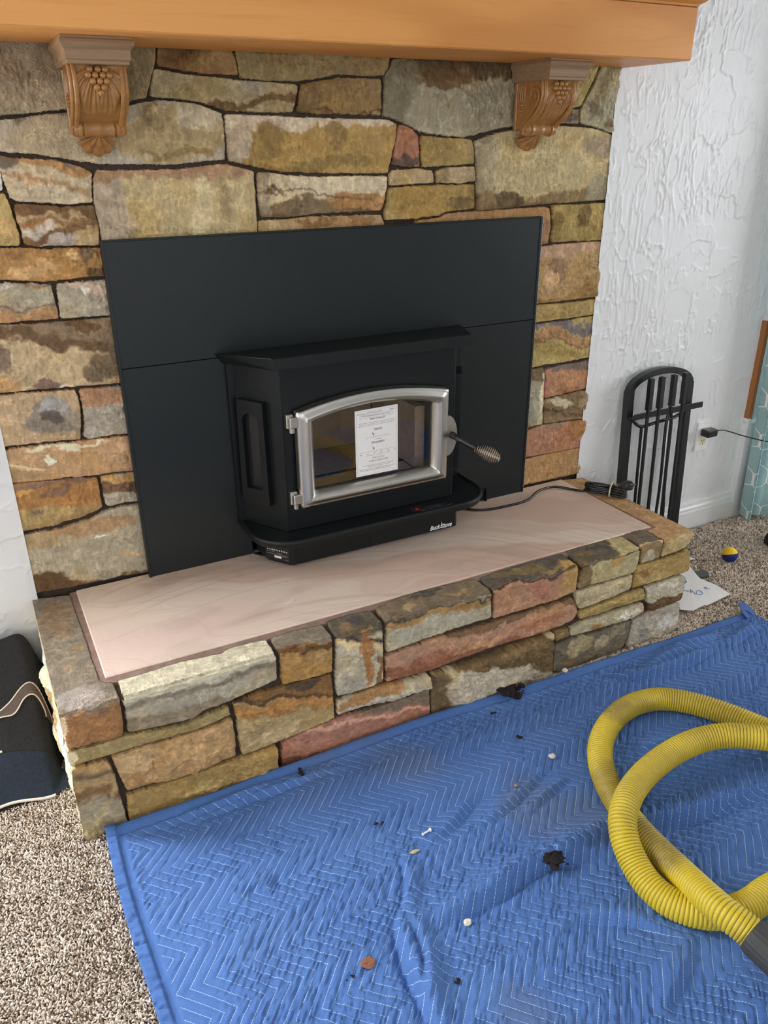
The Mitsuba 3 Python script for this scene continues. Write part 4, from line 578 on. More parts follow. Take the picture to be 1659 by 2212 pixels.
# carved corbels
def prof_y(z):          # front of the corbel, as depth from the wall, below its cap
    zs = [0.025, 0.036, 0.047, 0.056, 0.066, 0.078, 0.093, 0.108, 0.122, 0.138, 0.150, 0.170]
    ys = [0.058, 0.056, 0.058, 0.062, 0.072, 0.092, 0.112, 0.124, 0.131, 0.134, 0.133, 0.128]
    from scipy.interpolate import PchipInterpolator
    return PchipInterpolator(zs, ys)(z)
def corbel(cx, label):
    z0 = 1.433
    c = thing('carved_corbel', label, 'corbel', 'carved corbels under the mantel')
    def cap_tier(w, d, za, zb): return [(cx-w/2, 0.0, za), (cx+w/2, 0.0, za), (cx+w/2, -d, za), (cx-w/2, -d, za)], zb
    tiers = [(0.121, .163, 1.601), (0.121, .163, 1.606), (0.127, .167, 1.609), (0.129, .169, 1.6255), (0.133, .172, 1.629), (0.141, .178, 1.6335), (0.144, .180, 1.638), (0.142, .179, 1.642), (0.138, .176, 1.645), (0.138, .176, 1.6485)]
    V, F = [], []
    for w, d, z in tiers: V += [(cx-w/2, -.004, z), (cx-w/2, -d, z), (cx+w/2, -d, z), (cx+w/2, -.004, z)]
    for i in range(len(tiers)-1):
        for k in range(4): a, b = 4*i+k, 4*i+(k+1) % 4; F += [(a, b, b+4), (a, b+4, a+4)]
    F += [(0, 2, 1), (0, 3, 2)]; e = 4*(len(tiers)-1); F += [(e, e+1, e+2), (e, e+2, e+3)]
    cm = trimesh.Trimesh(np.array(V), np.array(F), process=False)
    if cm.volume < 0: cm.invert()
    tag(obj('cap', cm, 'mat_corbel_cap', parent=c), 'moulded greyish wooden cap')
    zz = np.linspace(0.040, 0.1685, 56); yy = prof_y(zz)
    # body: the carved panel between two scrolled rails, with a core behind it
    nu = 64; u = np.linspace(-0.0425, 0.0425, nu); U, Zl = np.meshgrid(u, zz, indexing='ij'); Y = np.tile(yy, (nu, 1))-0.004
    gx, gz = U/0.0425, (Zl-0.145)/0.07                            # leaf carving spreads from the grapes
    ang = np.arctan2(gx*0.75, -(gz-0.25)); rad = np.hypot(gx*0.9, gz-0.1)
    leaf = sstep(1.22, 1.02, rad+0.06*np.cos(ang*9))*sstep(0.12, 0.3, rad)*sstep(-1.02, -0.9, gz)
    ribs = 0.62*np.abs(np.sin(ang*5.5+1.4*rad*np.sign(gx)))**0.8+0.38*np.abs(np.sin(ang*17+5*rad*np.sign(gx)))**1.2
    dis = leaf*(0.0020+0.0082*ribs)-0.003*sstep(1.3, 1.0, np.hypot(gx*.95, gz*.9))*0
    Y = Y+dis
    V = np.stack([cx+U, -Y, z0+Zl], -1).reshape(-1, 3); fr = trimesh.Trimesh(V, grid(nu, len(zz)), process=False)
    side = [(0.0, 0.0), (0.0, 0.170)]+[(-y+0.008, z) for y, z in zip(yy[::-1], zz[::-1]) if z > .056]+[(-0.045, 0.052), (0.0, 0.052)]
    core = trimesh.creation.extrude_polygon(Polygon(side).buffer(0), 0.100, engine='earcut'); W = core.vertices
    core = trimesh.Trimesh(np.stack([cx-0.05+W[:, 2], W[:, 0], z0+W[:, 1]], 1), core.faces, process=False)
    if core.volume < 0: core.invert()
    obj('body', core, 'mat_carved', parent=c)
    tag(obj('leaf_panel', fr, 'mat_carved', True, c), 'carved vine leaf panel')
    for s in (-1, 1):
        ra = []
        for off, rr, dy in ((0.0465, .0052, .0020), (0.0545, .0046, -0.0015)):
            P = np.stack([np.full(len(zz), cx+s*off), -(yy+dy), z0+zz], 1); ra.append(tube(P, rr, 10))
        # inward volute at the head of the side, and the s-scroll below it
        th = np.linspace(-0.5*np.pi, 2.6*np.pi, 60); r0 = 0.030*np.exp(-0.16*(th+0.5*np.pi))
        P = np.stack([np.full(60, cx+s*0.0515), -0.092-r0*np.cos(th)*0.95, z0+0.134-r0*np.sin(th)*-1.0], 1); ra.append(tube(P, np.linspace(.0045, .0028, 60), 8))
        zs = np.linspace(0.052, 0.112, 20); P = np.stack([np.full(20, cx+s*0.0515), -(prof_y(zs)-0.022), z0+zs], 1); ra.append(tube(P, .004, 8))
        P = np.stack([np.full(2, cx+s*0.0505), np.full(2, -0.012), [z0+0.05, z0+0.165]], 1); ra.append(tube(P, .0035, 6))
        for k in range(6):      # little flower carved in the upper back corner
            a = k*np.pi/3; b = trimesh.creation.icosphere(1, .0045); b.apply_translation((cx+s*0.0505, -0.034-0.0085*np.cos(a), z0+0.105+0.0085*np.sin(a))); ra.append(b)
        for k in range(4): P = np.array([[cx+s*0.0505, -0.022-0.009*k, z0+0.122], [cx+s*0.0515, -0.022-0.009*k, z0+0.14], [cx+s*0.0505, -0.022-0.009*k, z0+0.158]]); ra.append(tube(P, [.0015, .0032, .0015], 6))
        obj('side_scroll', cat_(*ra), 'mat_carved', 35, c)
    # grapes
    gm = ply(trimesh.creation.icosphere(2, 0.0068), 'mat_carved', smooth=True)
    for row, (zc, xs) in enumerate(((0.160, (-.016, 0, .014)), (0.1495, (-.021, -.007, .008, .021)), (0.1385, (-.013, .001, .014)), (0.1275, (-.006, .008)), (0.1175, (.001,)))):
        for x in xs: obj('grape', {**gm, 'to_world': T().translate([float(cx+x), float(-(prof_y(zc)+.0075)), z0+zc])}, None, parent=c)
    # bottom roll with beads, volute ends
    xs = np.linspace(-0.047, 0.047, 48); rr = 0.0135+0.0022*np.abs(np.cos(xs/0.047*np.pi*1.5))**3+0.002*(np.abs(np.abs(xs)-0.040) < .004)-0.003*(np.abs(np.abs(xs)-0.034) < .002)
    P = np.stack([cx+xs, np.full(48, -0.052), np.full(48, z0+0.0525)], 1); roll = [tube(P, rr*1.16, 24)]
    for s in (-1, 1):
        roll.append(tube(np.array([[cx+s*.045, -.052, z0+.0525], [cx+s*.053, -.052, z0+.0525]]), [.0165, .0155], 24))
        th = np.linspace(0, 4.2*np.pi, 60); r0 = 0.0145*np.exp(-0.12*th); P = np.stack([np.full(60, cx+s*.0535), -.052-r0*np.cos(th), z0+.0525+r0*np.sin(th)], 1); roll.append(tube(P, .0022, 6))
    obj('roll', cat_(*roll), 'mat_carved', 40, c)
    # hanging leaf below the roll
    na, nr = 97, 24; A, Rr = np.meshgrid(np.linspace(-1.05, 1.05, na), np.linspace(0, 1, nr), indexing='ij')
    Lm = 0.0315+0.0145*np.maximum(np.cos(A*1.25), 0)**2.2+0.0016*np.cos(A*14)
    X = cx+np.sin(A)*Rr*Lm*1.42; Z = z0+0.043-np.cos(A)*Rr*Lm*0.98
    Yd = 0.044*(1-Rr**1.6)+0.010+0.0075*Rr**.5*(np.abs(np.cos(A*7))**0.8)-0.004
    V = np.stack([X, -Yd, Z], -1).reshape(-1, 3); lm = trimesh.Trimesh(V, grid(na, nr), process=False)
    back = lm.copy(); back.vertices[:, 1] = -0.0015; back.invert()
    rim = []
    for k in range(na-1):
        a, b = k*nr+nr-1, (k+1)*nr+nr-1; rim += [(a, b, b+len(V)), (a, b+len(V), a+len(V))]
    full = trimesh.Trimesh(np.vstack([lm.vertices, back.vertices]), np.vstack([lm.faces, back.faces+len(V), np.array(rim)]), process=False)
    tag(obj('hanging_leaf', full, 'mat_carved', 40, c), 'fan-shaped carved leaf')
    return c
corbel(0.024, 'carved wooden corbel with grapes under the left part of the mantel')
corbel(1.213, 'carved wooden corbel with grapes near the right end of the mantel')

# ---------------------------------------------------------------- black steel surround
W, ZT, ZSEAM = 1.27, 1.2485, 0.947
sur = thing('stove_surround', 'flat black steel surround panel framing the wood stove against the stone', 'surround')
obj('top_panel', box(0.0, W, -0.024, -0.011, ZSEAM+.0006, ZT, .0012), 'mat_panel', parent=sur)
obj('side_panel', box(0.0, 0.30, -0.024, -0.011, HZ+.001, ZSEAM-.0006, .0012), 'mat_panel', parent=sur)
obj('side_panel', box(0.97, W, -0.024, -0.011, HZ+.001, ZSEAM-.0006, .0012), 'mat_panel', parent=sur)
e = 0.003
obj('edge_trim', cat_(box(-e, 0.004, -0.0265, -0.008, HZ+.001, ZT+e, .001), box(W-.004, W+e, -0.0265, -0.008, HZ+.001, ZT+e, .001), box(-e, W+e, -0.0265, -0.008, ZT-.001, ZT+e, .001)), 'mat_panel', parent=sur)
tag(obj('right_edge', box(W+e, W+e+.0012, -0.026, -0.008, HZ+.001, ZT, 0), 'mat_bright_steel', parent=sur), 'bare metal edge')
obj('bracket', cat_(box(1.085, 1.118, -.030, -.024, 0.396, 0.402), box(1.113, 1.118, -.034, -.024, 0.3585, 0.402)), 'mat_black', parent=sur)

# ---------------------------------------------------------------- wood stove insert
st = thing('wood_stove', 'black steel wood stove insert with arched nickel door in the middle of the surround', 'stove')
FX0, FX1, YF, BX0, BX1, YBK = 0.360, 0.894, -0.165, 0.280, 0.974, -0.036
SZ, BT = 0.478, 0.944
DX0, DX1 = 0.4405, 0.8045
def arch_outline(x0, x1, zb, zs, za, n=24):
    """bottom, right side, arch, left side: corners share their index between outlines"""
    xs = np.linspace(x0, x1, n); b = np.stack([xs, np.full(n, zb)], 1)
    r = np.stack([np.full(n, x1), np.linspace(zb, zs, n)], 1)
    t = np.linspace(1, -1, 2*n); ar = np.stack([(x0+x1)/2+t*(x1-x0)/2, zs+(za-zs)*(1-t**2)], 1)
    l = np.stack([np.full(n, x0), np.linspace(zs, zb, n)], 1)
    return np.vstack([b[:-1], r[:-1], ar[:-1], l[:-1]])
face = Polygon([(FX0, SZ), (FX1, SZ), (FX1, BT), (FX0, BT)], [arch_outline(0.425, 0.820, 0.578, 0.800, 0.825)[::-1]])
parts = [extrude_xz(face, YF, YF+.008)]
def bay(x_f, x_b, z0, z1, t=.006):
    s = 1 if x_b > x_f else -1
    return hull([(x, y, z) for z in (z0, z1) for x, y in ((x_f, YF), (x_b, YBK), (x_b-s*t, YBK), (x_f-s*t, YF+.003))])
parts += [bay(FX0, BX0, SZ, BT), bay(FX1, BX1, SZ, BT)]
parts += [tube([[FX0+.003, YF+.003, SZ], [FX0+.003, YF+.003, BT]], .0042, 12), tube([[FX1-.003, YF+.003, SZ], [FX1-.003, YF+.003, BT]], .0042, 12)]
parts += [box(BX0-.016, BX0+.002, YBK-.004, YBK+.012, SZ, BT), box(BX1-.002, BX1+.016, YBK-.004, YBK+.012, SZ, BT)]
parts += [extrude_xy(Polygon([(FX0, YF), (FX1, YF), (BX1, YBK), (BX0, YBK)]), BT-.004, BT), box(BX0, BX1, YBK+.010, YBK+.014, SZ, 0.565), box(BX0, 0.42, YBK+.010, YBK+.014, SZ, BT), box(0.835, BX1, YBK+.010, YBK+.014, SZ, BT), box(0.42, 0.835, YBK+.010, YBK+.014, 0.84, BT)]
obj('body', cat_(*parts), 'mat_black', 30, st)
# firebox behind the glass
fb = [box(0.42, 0.424, YF+.008, 0.26, 0.545, 0.845), box(0.834, 0.838, YF+.008, 0.26, 0.545, 0.845), box(0.42, 0.838, 0.256, 0.262, 0.545, 0.845), box(0.42, 0.838, YF+.008, 0.262, 0.541, 0.545), box(0.42, 0.838, YF+.008, 0.262, 0.845, 0.849)]
obj('firebox', cat_(*fb), 'mat_gasket', parent=st)
for i in range(3):
    for j in range(3): obj('firebrick', box(0.427+.124*i, 0.427+.124*i+.1237, -0.156+.115*j, -0.156+.115*j+.1147, 0.545, 0.560, .0005), 'mat_firebrick', parent=st)
for j in range(3):
    for x in (0.425, 0.801): obj('firebrick', box(x, x+.032, -0.097+.095*j, -0.097+.095*j+.0945, 0.5603, 0.752, .001), 'mat_firebrick', parent=st)
for i in range(3): obj('firebrick', box(0.459+.113*i, 0.459+.113*i+.1125, 0.188, 0.216, 0.5603, 0.752, .001), 'mat_firebrick', parent=st)
tag(obj('baffle', box(0.43, 0.83, -.06, 0.2, 0.806, 0.812), 'mat_black', parent=st), 'black baffle plate')
for i in range(2): obj('air_tube', tube([[0.43, -.03+.08*i, 0.79], [0.83, -.03+.08*i, 0.79]], .011, 12), 'mat_black', True, st)
# hood
zt = 0.9565
hood = hull([(0.240, -.026, zt+.002), (0.992, -.026, zt+.002), (0.330, -.203, .9745), (0.914, -.203, .9745), (0.332, -.208, .9725), (0.912, -.208, .9725),
             (0.258, -.026, 0.932), (0.980, -.026, 0.932), (0.338, -.209, 0.944), (0.914, -.209, 0.944)])
obj('hood', hood, 'mat_black', parent=st)
# side windows: raised frames with an arched slot
def on_side(sgn):
    a = np.array([FX0, YF]) if sgn < 0 else np.array([FX1, YF]); b = np.array([BX0, YBK]) if sgn < 0 else np.array([BX1, YBK])
    t = (b-a)/np.linalg.norm(b-a); n = np.array([-t[1], t[0]]); n = n if n[1] < 0 else -n
    def mp(u, z, h): p = a[None]+np.outer(u, t)+np.outer(h, n); return np.stack([p[:, 0], p[:, 1], z], 1)
    return mp
for sgn in (-1, 1):
    mp = on_side(sgn)
    slot = [(0.064, 0.593), (0.117, 0.593)]+[(0.0905+0.0265*math.cos(t), 0.785+0.024*math.sin(t)) for t in np.linspace(0, math.pi, 14)]
    pg = Polygon([(0.0425, 0.5515), (0.137, 0.5515), (0.132, 0.843), (0.046, 0.843)], [slot])
    m = trimesh.creation.extrude_polygon(pg, 0.017, engine='earcut'); V = m.vertices
    m = trimesh.Trimesh(mp(V[:, 0], V[:, 1], V[:, 2]+.0005), m.faces, process=False)
    if m.volume < 0: m.invert()
    k = obj('side_window', m, 'mat_black', parent=st)
    gm = trimesh.creation.extrude_polygon(Polygon(slot).buffer(.002), 0.0015, engine='earcut'); V = gm.vertices
    obj('pane', trimesh.Trimesh(mp(V[:, 0], V[:, 1], V[:, 2]+.001), gm.faces, process=True), 'mat_black_gloss', parent=k)
# ash shelf with rounded front corners and raised rim
sh = Polygon([(0.268, -.026), (0.268, -.125)]+[(0.268+.11-.11*math.cos(t), -.125-.108*math.sin(t)) for t in np.linspace(.1, math.pi/2, 14)]+[(1.004-.11+.11*math.sin(t), -.125-.108*math.cos(t)) for t in np.linspace(0, math.pi/2-.1, 14)]+[(1.004, -.125), (1.004, -.026)])
obj('shelf', cat_(extrude_xy(sh, 0.4555, 0.4765)), 'mat_black', parent=st)
rp = np.array(sh.buffer(-0.0015).exterior.coords)[:-1]; i0 = np.argmin(np.abs(rp[:, 0]-0.2695)+np.abs(rp[:, 1]+.0275)); rp = np.roll(rp, -i0, 0)
rp = rp if rp[1][1] < rp[0][1] else np.vstack([rp[:1], rp[1:][::-1]])
rp = np.array([p for p in rp if p[1] < -.027]); rs = spline(np.c_[rp, np.full(len(rp), 0.4725)], 160)
obj('rim', tube(rs, .0082, 12), 'mat_black', True, st)
# blower base
bs = Polygon([(0.372, -.1655), (0.908, -.1655), (0.916, -.160), (0.955, -.10), (0.965, -.026), (0.312, -.026), (0.320, -.10), (0.362, -.160)])
obj('base', extrude_xy(bs, HZ+.012, 0.4555), 'mat_black', parent=st)
for x in (0.548, 0.617, 0.895, 0.386): obj('seam', box(x-.0009, x+.0009, -.1664, -.165, HZ+.014, 0.452), 'mat_gasket', parent=st)
for x in (0.300, 0.90): obj('foot', hull([(x, -.03, HZ+.0015), (x+.06, -.03, HZ+.0015), (x+.045, -.085, HZ+.0015), (x+.012, -.045, HZ+.0015), (x, -.03, HZ+.006), (x+.06, -.03, HZ+.006), (x+.045, -.085, HZ+.006), (x+.012, -.045, HZ+.006)]), 'mat_black', parent=st)
# lettering on the base
t = meshkit.text_mesh('Buck', 0.0135, 0.0012, bold=True); t2 = meshkit.text_mesh('Stove', 0.0135, 0.0012, bold=True)
w1 = t.bounds[1][0]; t2.apply_translation((w1+.0045, 0, 0)); t = cat_(t, t2); V = t.vertices; x = V[:, 0]*(0.077/V[:, 0].max())
lg = trimesh.Trimesh(np.stack([0.818+x+0.22*V[:, 1], -.1668+.0012-V[:, 2], HZ+.0165+V[:, 1]], 1), t.faces, process=False)
buck = hull([(0.8545, -.1668, HZ+.018), (0.857, -.1668, HZ+.018), (0.8605, -.1668, HZ+.038), (0.8588, -.1668, HZ+.038), (0.8555, -.1655, HZ+.018), (0.86, -.1655, HZ+.038)])
tag(obj('badge', cat_(lg, buck), 'mat_white_print', parent=st), 'white script lettering badge')
# rating plate on the base's left flank
q0, q1 = np.array([0.320, -.10]), np.array([0.362, -.160]); q0 = q0+(q0-q1)*.15; tt = q1-q0; Lq = np.linalg.norm(tt); tt /= Lq; nq = np.array([tt[1], -tt[0]]); nq = nq if nq[0] < 0 else -nq
def plate_bar(u0, u1, z0, z1, h=.0016):
    P = []
    for u in (u0, u1):
        for k in (0.0002, h): p = q0+tt*u*Lq+nq*k; P += [(p[0], p[1], z0), (p[0], p[1], z1)]
    return hull(P)
bw, bg, zb = [], [], HZ+.022
for i in range(12): bw.append(plate_bar(.12+.07*i, .15+.07*i, zb+.026, zb+.030))
for i in range(6): bw.append(plate_bar(.20+.085*i, .235+.085*i, zb+.038, zb+.042))
bw.append(plate_bar(.40, .68, zb+.004, zb+.010))
for z, a, b in ((zb+.052, .10, .96), (zb+.047, .16, .88), (zb+.014, .10, .96), (zb+.011, .40, .85), (zb+.002, .84, .96), (zb+.021, .10, .42), (zb+.019, .48, .72)): bg.append(plate_bar(a, b, z, z+.0011))
rp_ = obj('rating_plate', plate_bar(.06, 1.0, zb-.002, zb+.058, .0010), 'mat_black_gloss', parent=st)
obj('white_marks', cat_(*bw), 'mat_white_print', parent=rp_); obj('grey_print', cat_(*bg), 'mat_grey_print', parent=rp_)
# hot-surface warning on the shelf
zw = 0.4768
def flat_bar(x0, x1, y0, y1): return box(x0, x1, y0, y1, zw, zw+.0005)
wx, wy = 0.735, -0.190
tri = [flat_bar(wx, wx+.030, wy-.0245, wy-.0235), flat_bar(wx, wx+.030, wy, wy+.001), flat_bar(wx, wx+.001, wy-.0245, wy+.001), flat_bar(wx+.029, wx+.030, wy-.0245, wy+.001)]
tri.append(trimesh.Trimesh(np.array([(wx+.006, wy-.019, zw+.0006), (wx+.024, wy-.019, zw+.0006), (wx+.015, wy-.005, zw+.0006)]), np.array([[0, 1, 2]]), process=False))
tx = meshkit.text_mesh('CAUTION', .0060, .0004, bold=True); tx.apply_translation((wx+.034, wy-.006, zw)); tri.append(tx)
wl = obj('warning_label', flat_bar(wx-.004, wx+.125, wy-.029, wy+.004), 'mat_black', parent=st)
obj('red_print', cat_(*tri), 'mat_red_print', parent=wl)
obj('grey_print', cat_(*[flat_bar(wx+.036, wx+.118-.02*(i % 2), wy-.012-.0035*i, wy-.0112-.0035*i) for i in range(4)], flat_bar(wx+.02, wx+.125, wy-.0292, wy-.0286)), 'mat_grey_print', parent=wl)
# door: cast frame swept between an inner and an outer arch
O = arch_outline(0.392, 0.855, 0.5505, 0.8235, 0.853); I = arch_outline(0.4405, 0.8045, 0.594, 0.788, 0.8145)
secs = [(0, .0)]
S_ = [(0.0, 0.0), (0.0, 0.012), (0.02, 0.018), (0.08, 0.0225), (0.16, 0.0240), (0.30, 0.0250), (0.42, 0.0305), (0.54, 0.0325), (0.66, 0.031), (0.80, 0.0255), (0.90, 0.018), (0.97, 0.011), (1.0, 0.007), (1.0, 0.0)]
n = len(O); V = np.vstack([np.stack([O[:, 0]*(1-s)+I[:, 0]*s, np.full(n, -.1755-h), O[:, 1]*(1-s)+I[:, 1]*s], 1) for s, h in S_]); F = []
for k in range(len(S_)-1):
    j = np.arange(n); a, b = k*n+j, k*n+(j+1) % n; F.append(np.stack([a, b, b+n], 1)); F.append(np.stack([a, b+n, a+n], 1))
fm = trimesh.Trimesh(V, np.vstack(F), process=False)
fm.fix_normals()
if fm.face_normals[np.abs(fm.triangles_center[:, 1]+.2075).argmin()][1] > 0: fm.invert()
door = obj('door', fm, 'mat_nickel', 38, st); tag(door, 'brushed nickel arched door frame')
bk = extrude_xz(Polygon(arch_outline(0.396, 0.851, 0.555, 0.822, 0.852), [arch_outline(0.4405, 0.8045, 0.594, 0.788, 0.8145)[::-1]]), -.1755, -.166)
obj('gasket', bk, 'mat_gasket', parent=door)
gl = Polygon(arch_outline(0.436, 0.809, 0.590, 0.790, 0.818)); v2 = np.array(gl.exterior.coords)[:-1]
gv, gf = trimesh.creation.triangulate_polygon(gl, engine='earcut'); obj('glass', trimesh.Trimesh(np.stack([gv[:, 0], np.full(len(gv), -.1775), gv[:, 1]], 1), gf, process=False), 'mat_glass', parent=door)
for z in (0.783, 0.566):
    obj('hinge', cat_(box(0.372, 0.397, -.199, -.180, z, z+.029, .003), tube([[0.381, -.186, z-.014], [0.381, -.186, z+.001]], .0075, 14), box(0.368, 0.388, -.184, -.165, z-.004, z+.034, .002)), 'mat_bright_steel' if False else 'mat_nickel', parent=door)
# latch plate and handle
th = np.linspace(-1.28, 1.28, 24); lp = Polygon([(0.845, 0.622)]+[(0.8505+.0345*math.cos(t), 0.684+.0625*math.sin(t)) for t in th]+[(0.845, 0.746)])
lt = obj('latch_plate', extrude_xz(lp, -.196, -.188), 'mat_nickel', parent=door)
h0, h1, h2, h3 = np.array([0.866, -.194, .686]), np.array([0.868, -.222, .6835]), np.array([0.905, -.275, .660]), np.array([0.945, -.312, .640])
hd = obj('handle', cat_(tube(spline([h0, h1, (h1*2+h2)/3, h2], 24), .0084, 14), tube([h0+[0, .002, 0], h0-[0, .012, 0]], .0105, 16)), 'mat_black_gloss', True, door)
ax = (h3-h2)/np.linalg.norm(h3-h2); Lh = np.linalg.norm(h3-h2)*1.28; e1 = np.cross(ax, [0, 0, 1]); e1 /= np.linalg.norm(e1); e2 = np.cross(ax, e1)
s = np.linspace(0, 1, 420); rad = 0.0098+0.0115*np.sin(np.pi*np.clip(s, 0, 1)**1.15)**1.3*(s > .06); ph = s*2*np.pi*12.5
P = (h2-ax*.006)[None]+np.outer(s*Lh, ax)+rad[:, None]*(np.cos(ph)[:, None]*e1+np.sin(ph)[:, None]*e2)
obj('spring_grip', tube(P, .0017, 7), 'mat_spring', True, hd)
# paper label taped inside the glass
lab = thing('efficiency_label', 'white paper label with printed smoke and efficiency scales on the stove door glass', 'label')
def lpt(u, v): # u right, v down in label units
    tl, tr_, bl, br = np.array([0.5655, .7965]), np.array([0.6975, .7985]), np.array([0.5665, .6045]), np.array([0.6985, .6045])
    return (tl*(1-u)+tr_*u)*(1-v)+(bl*(1-u)+br*u)*v
YL = -.1795
c4 = [lpt(0, 0), lpt(1, 0), lpt(1, 1), lpt(0, 1)]
obj('sheet', hull([(x, y, z) for x, z in c4 for y in (YL, YL+.0006)]), 'mat_paper', parent=lab)
def lbar(u0, v0, u1, v1, w=.0006):
    a, b = lpt(u0, v0), lpt(u1, v1); d = b-a; d /= np.linalg.norm(d); nn = np.array([-d[1], d[0]])*w/2
    return trimesh.Trimesh(np.array([(*p, 0) for p in (a-nn, b-nn, b+nn, a+nn)])[:, [0, 2, 1]]+[0, YL-.0003, 0], np.array([[0, 1, 2], [0, 2, 3]]), process=False)
def ltext(txt, u, v, h, center=True, wmax=None, bold=False):
    t = meshkit.text_mesh(txt, h, .0002, bold=bold); V = t.vertices; w = V[:, 0].max(); k = 1.0 if not wmax else wmax*.132/w
    p = lpt(u, v); x = (V[:, 0]-(w/2 if center else 0))*k
    return trimesh.Trimesh(np.stack([p[0]+x, YL-.0002-V[:, 2], p[1]+V[:, 1]], 1), t.faces[:, ::-1], process=False)
dk = [ltext('NON-CATALYST', .53, .165, .0052, wmax=.36), ltext('SMOKE', .53, .327, .0056, wmax=.19), ltext('EFFICIENCY', .53, .525, .0056, wmax=.32),
      lbar(.40, .355, .425, .40, .0016), lbar(.44, .375, .42, .405, .0016), lbar(.40, .57, .425, .615, .0016), lbar(.44, .59, .42, .62, .0016)]
gy = [ltext('NEW BUCK CORPORATION', .46, .065, .0034, wmax=.36), ltext('Manufactured by', .155, .068, .0032, wmax=.2), ltext('Model 81', .87, .062, .0032, wmax=.12), ltext('U.S. ENVIRONMENTAL PROTECTION AGENCY', .49, .110, .0036, wmax=.66),
      ltext('HEAT OUTPUT', .53, .755, .0048, wmax=.30), ltext('13,400 TO 28,900 BTU/HR', .53, .80, .0048, wmax=.46)]
gy += [lbar(.12, .085, .88, .085), lbar(.12, .130, .88, .130), lbar(.12, .085, .12, .130), lbar(.88, .085, .88, .130)]
gy += [lbar(.03, .025, .97, .025, .0004), lbar(.03, .975, .97, .975, .0004), lbar(.03, .025, .03, .975, .0004), lbar(.97, .025, .97, .975, .0004)]
gy += [lbar(.08, .20+.022*i, .93-.05*(i == 2), .20+.022*i, .0009) for i in range(3)]
gy += [lbar(.26, .425, .80, .425, .0007), lbar(.26, .425, .26, .455), lbar(.42, .425, .42, .44), lbar(.53, .425, .53, .44), lbar(.80, .425, .80, .44), lbar(.44, .465, .62, .465, .0011)]
gy += [lbar(.12, .64, .92, .64, .0007)]+[lbar(.12+.16*i, .64, .12+.16*i, .66) for i in range(6)]+[lbar(.10+.16*i, .675, .15+.16*i, .675, .0016) for i in range(6)]+[lbar(.24, .70, .82, .70, .0009)]
gy += [lbar(.16+.1*(i == 1), .85+.022*i, .9-.1*(i == 1), .85+.022*i, .0011) for i in range(2)]+[lbar(.08, .905+.022*i, .93-.1*i, .905+.022*i, .0012) for i in range(2)]
obj('dark_print', cat_(*dk), 'mat_print', parent=lab); obj('grey_print', cat_(*gy), 'mat_print_grey', parent=lab)

# ---------------------------------------------------------------- power cord of the stove's blower
cord = thing('power_cord', 'black power cord running from the stove, bundled with a tie on the hearth corner', 'cord')
r = .0042; zc = HZ+.001+r
path = [(0.955, -.02, zc), (1.003, -.036, zc), (1.031, -.076, zc), (1.087, -.102, zc), (1.157, -.107, zc), (1.238, -.099, zc), (1.285, -.078, zc+.006), (1.323, -.065, zc+.008), (1.385, -.061, zc+.004), (1.425, -.095, zc), (1.450, -.130, zc+.002)]
rng2 = np.random.default_rng(5)
ca, cb = np.array([1.470, -.120]), np.array([1.545, -.232])
ax2 = (cb-ca)/np.linalg.norm(cb-ca); pn = np.array([-ax2[1], ax2[0]]); mid = (ca+cb)/2; hl = np.linalg.norm(cb-ca)/2
coil = []
for k in range(5):
    for t in np.linspace(0, 2*np.pi, 9)[:-1]:
        w = 0.026-0.004*k+0.003*rng2.normal(); sx = hl*(0.95+.1*rng2.uniform())
        p = mid+ax2*(-math.cos(t)*sx)+pn*(math.sin(t)*w*(0.55 if abs(math.cos(t)) < .5 else 1)); coil.append((p[0], p[1], zc+.0055*k+.004*abs(math.sin(t))))
end = [(1.515, -.205, zc+.034), (1.512, -.228, zc+.045), (1.509, -.243, zc+.052)]
obj('wire', tube(spline(path+coil+end, 520), r, 8), 'mat_cord', True, cord)
obj('twist_tie', tube(spline([(*(mid+ax2*.02+pn*a*.031), z) for a, z in ((1, zc+.01), (.6, zc+.036), (-.6, zc+.036), (-1, zc+.01), (-.6, HZ+.0035), (.6, HZ+.0035))], 40, closed=True), .0028, 8), 'mat_tie', True, cord)
obj('copper_band', tube([(1.5135, -.218, zc+.041), (1.511, -.236, zc+.049)], .0058, 10), 'mat_copper', True, cord)
pl0, pl1 = np.array([1.510, -.236, zc+.049]), np.array([1.500, -.292, zc+.072]); dd = (pl1-pl0)/np.linalg.norm(pl1-pl0)
ss = np.linspace(0, 1, 60); rp = np.interp(ss, [0, .1, .45, .5, .55, .95, 1], [.0065, .0075, .0095, .0125, .0155, .0155, .012])+.0008*np.sign(np.sin(ss*70))*(ss < .48)+.0009*np.sign(np.sin(ss*60))*(ss > .6)*(ss < .95)
plug = obj('plug', tube(pl0+np.outer(ss, pl1-pl0), rp, 16), 'mat_cord', 30, cord)
sd_ = np.cross(dd, [0, 0, 1]); sd_ /= np.linalg.norm(sd_); upv = np.cross(sd_, dd)
obj('prongs', cat_(*[tube([pl1+sd_*o+upv*w_, pl1+sd_*o+upv*w_+dd*.02], .0021, 8) for o, w_ in ((-.0063, .003), (.0063, .003), (0, -.006))]), 'mat_bright_steel', parent=plug)

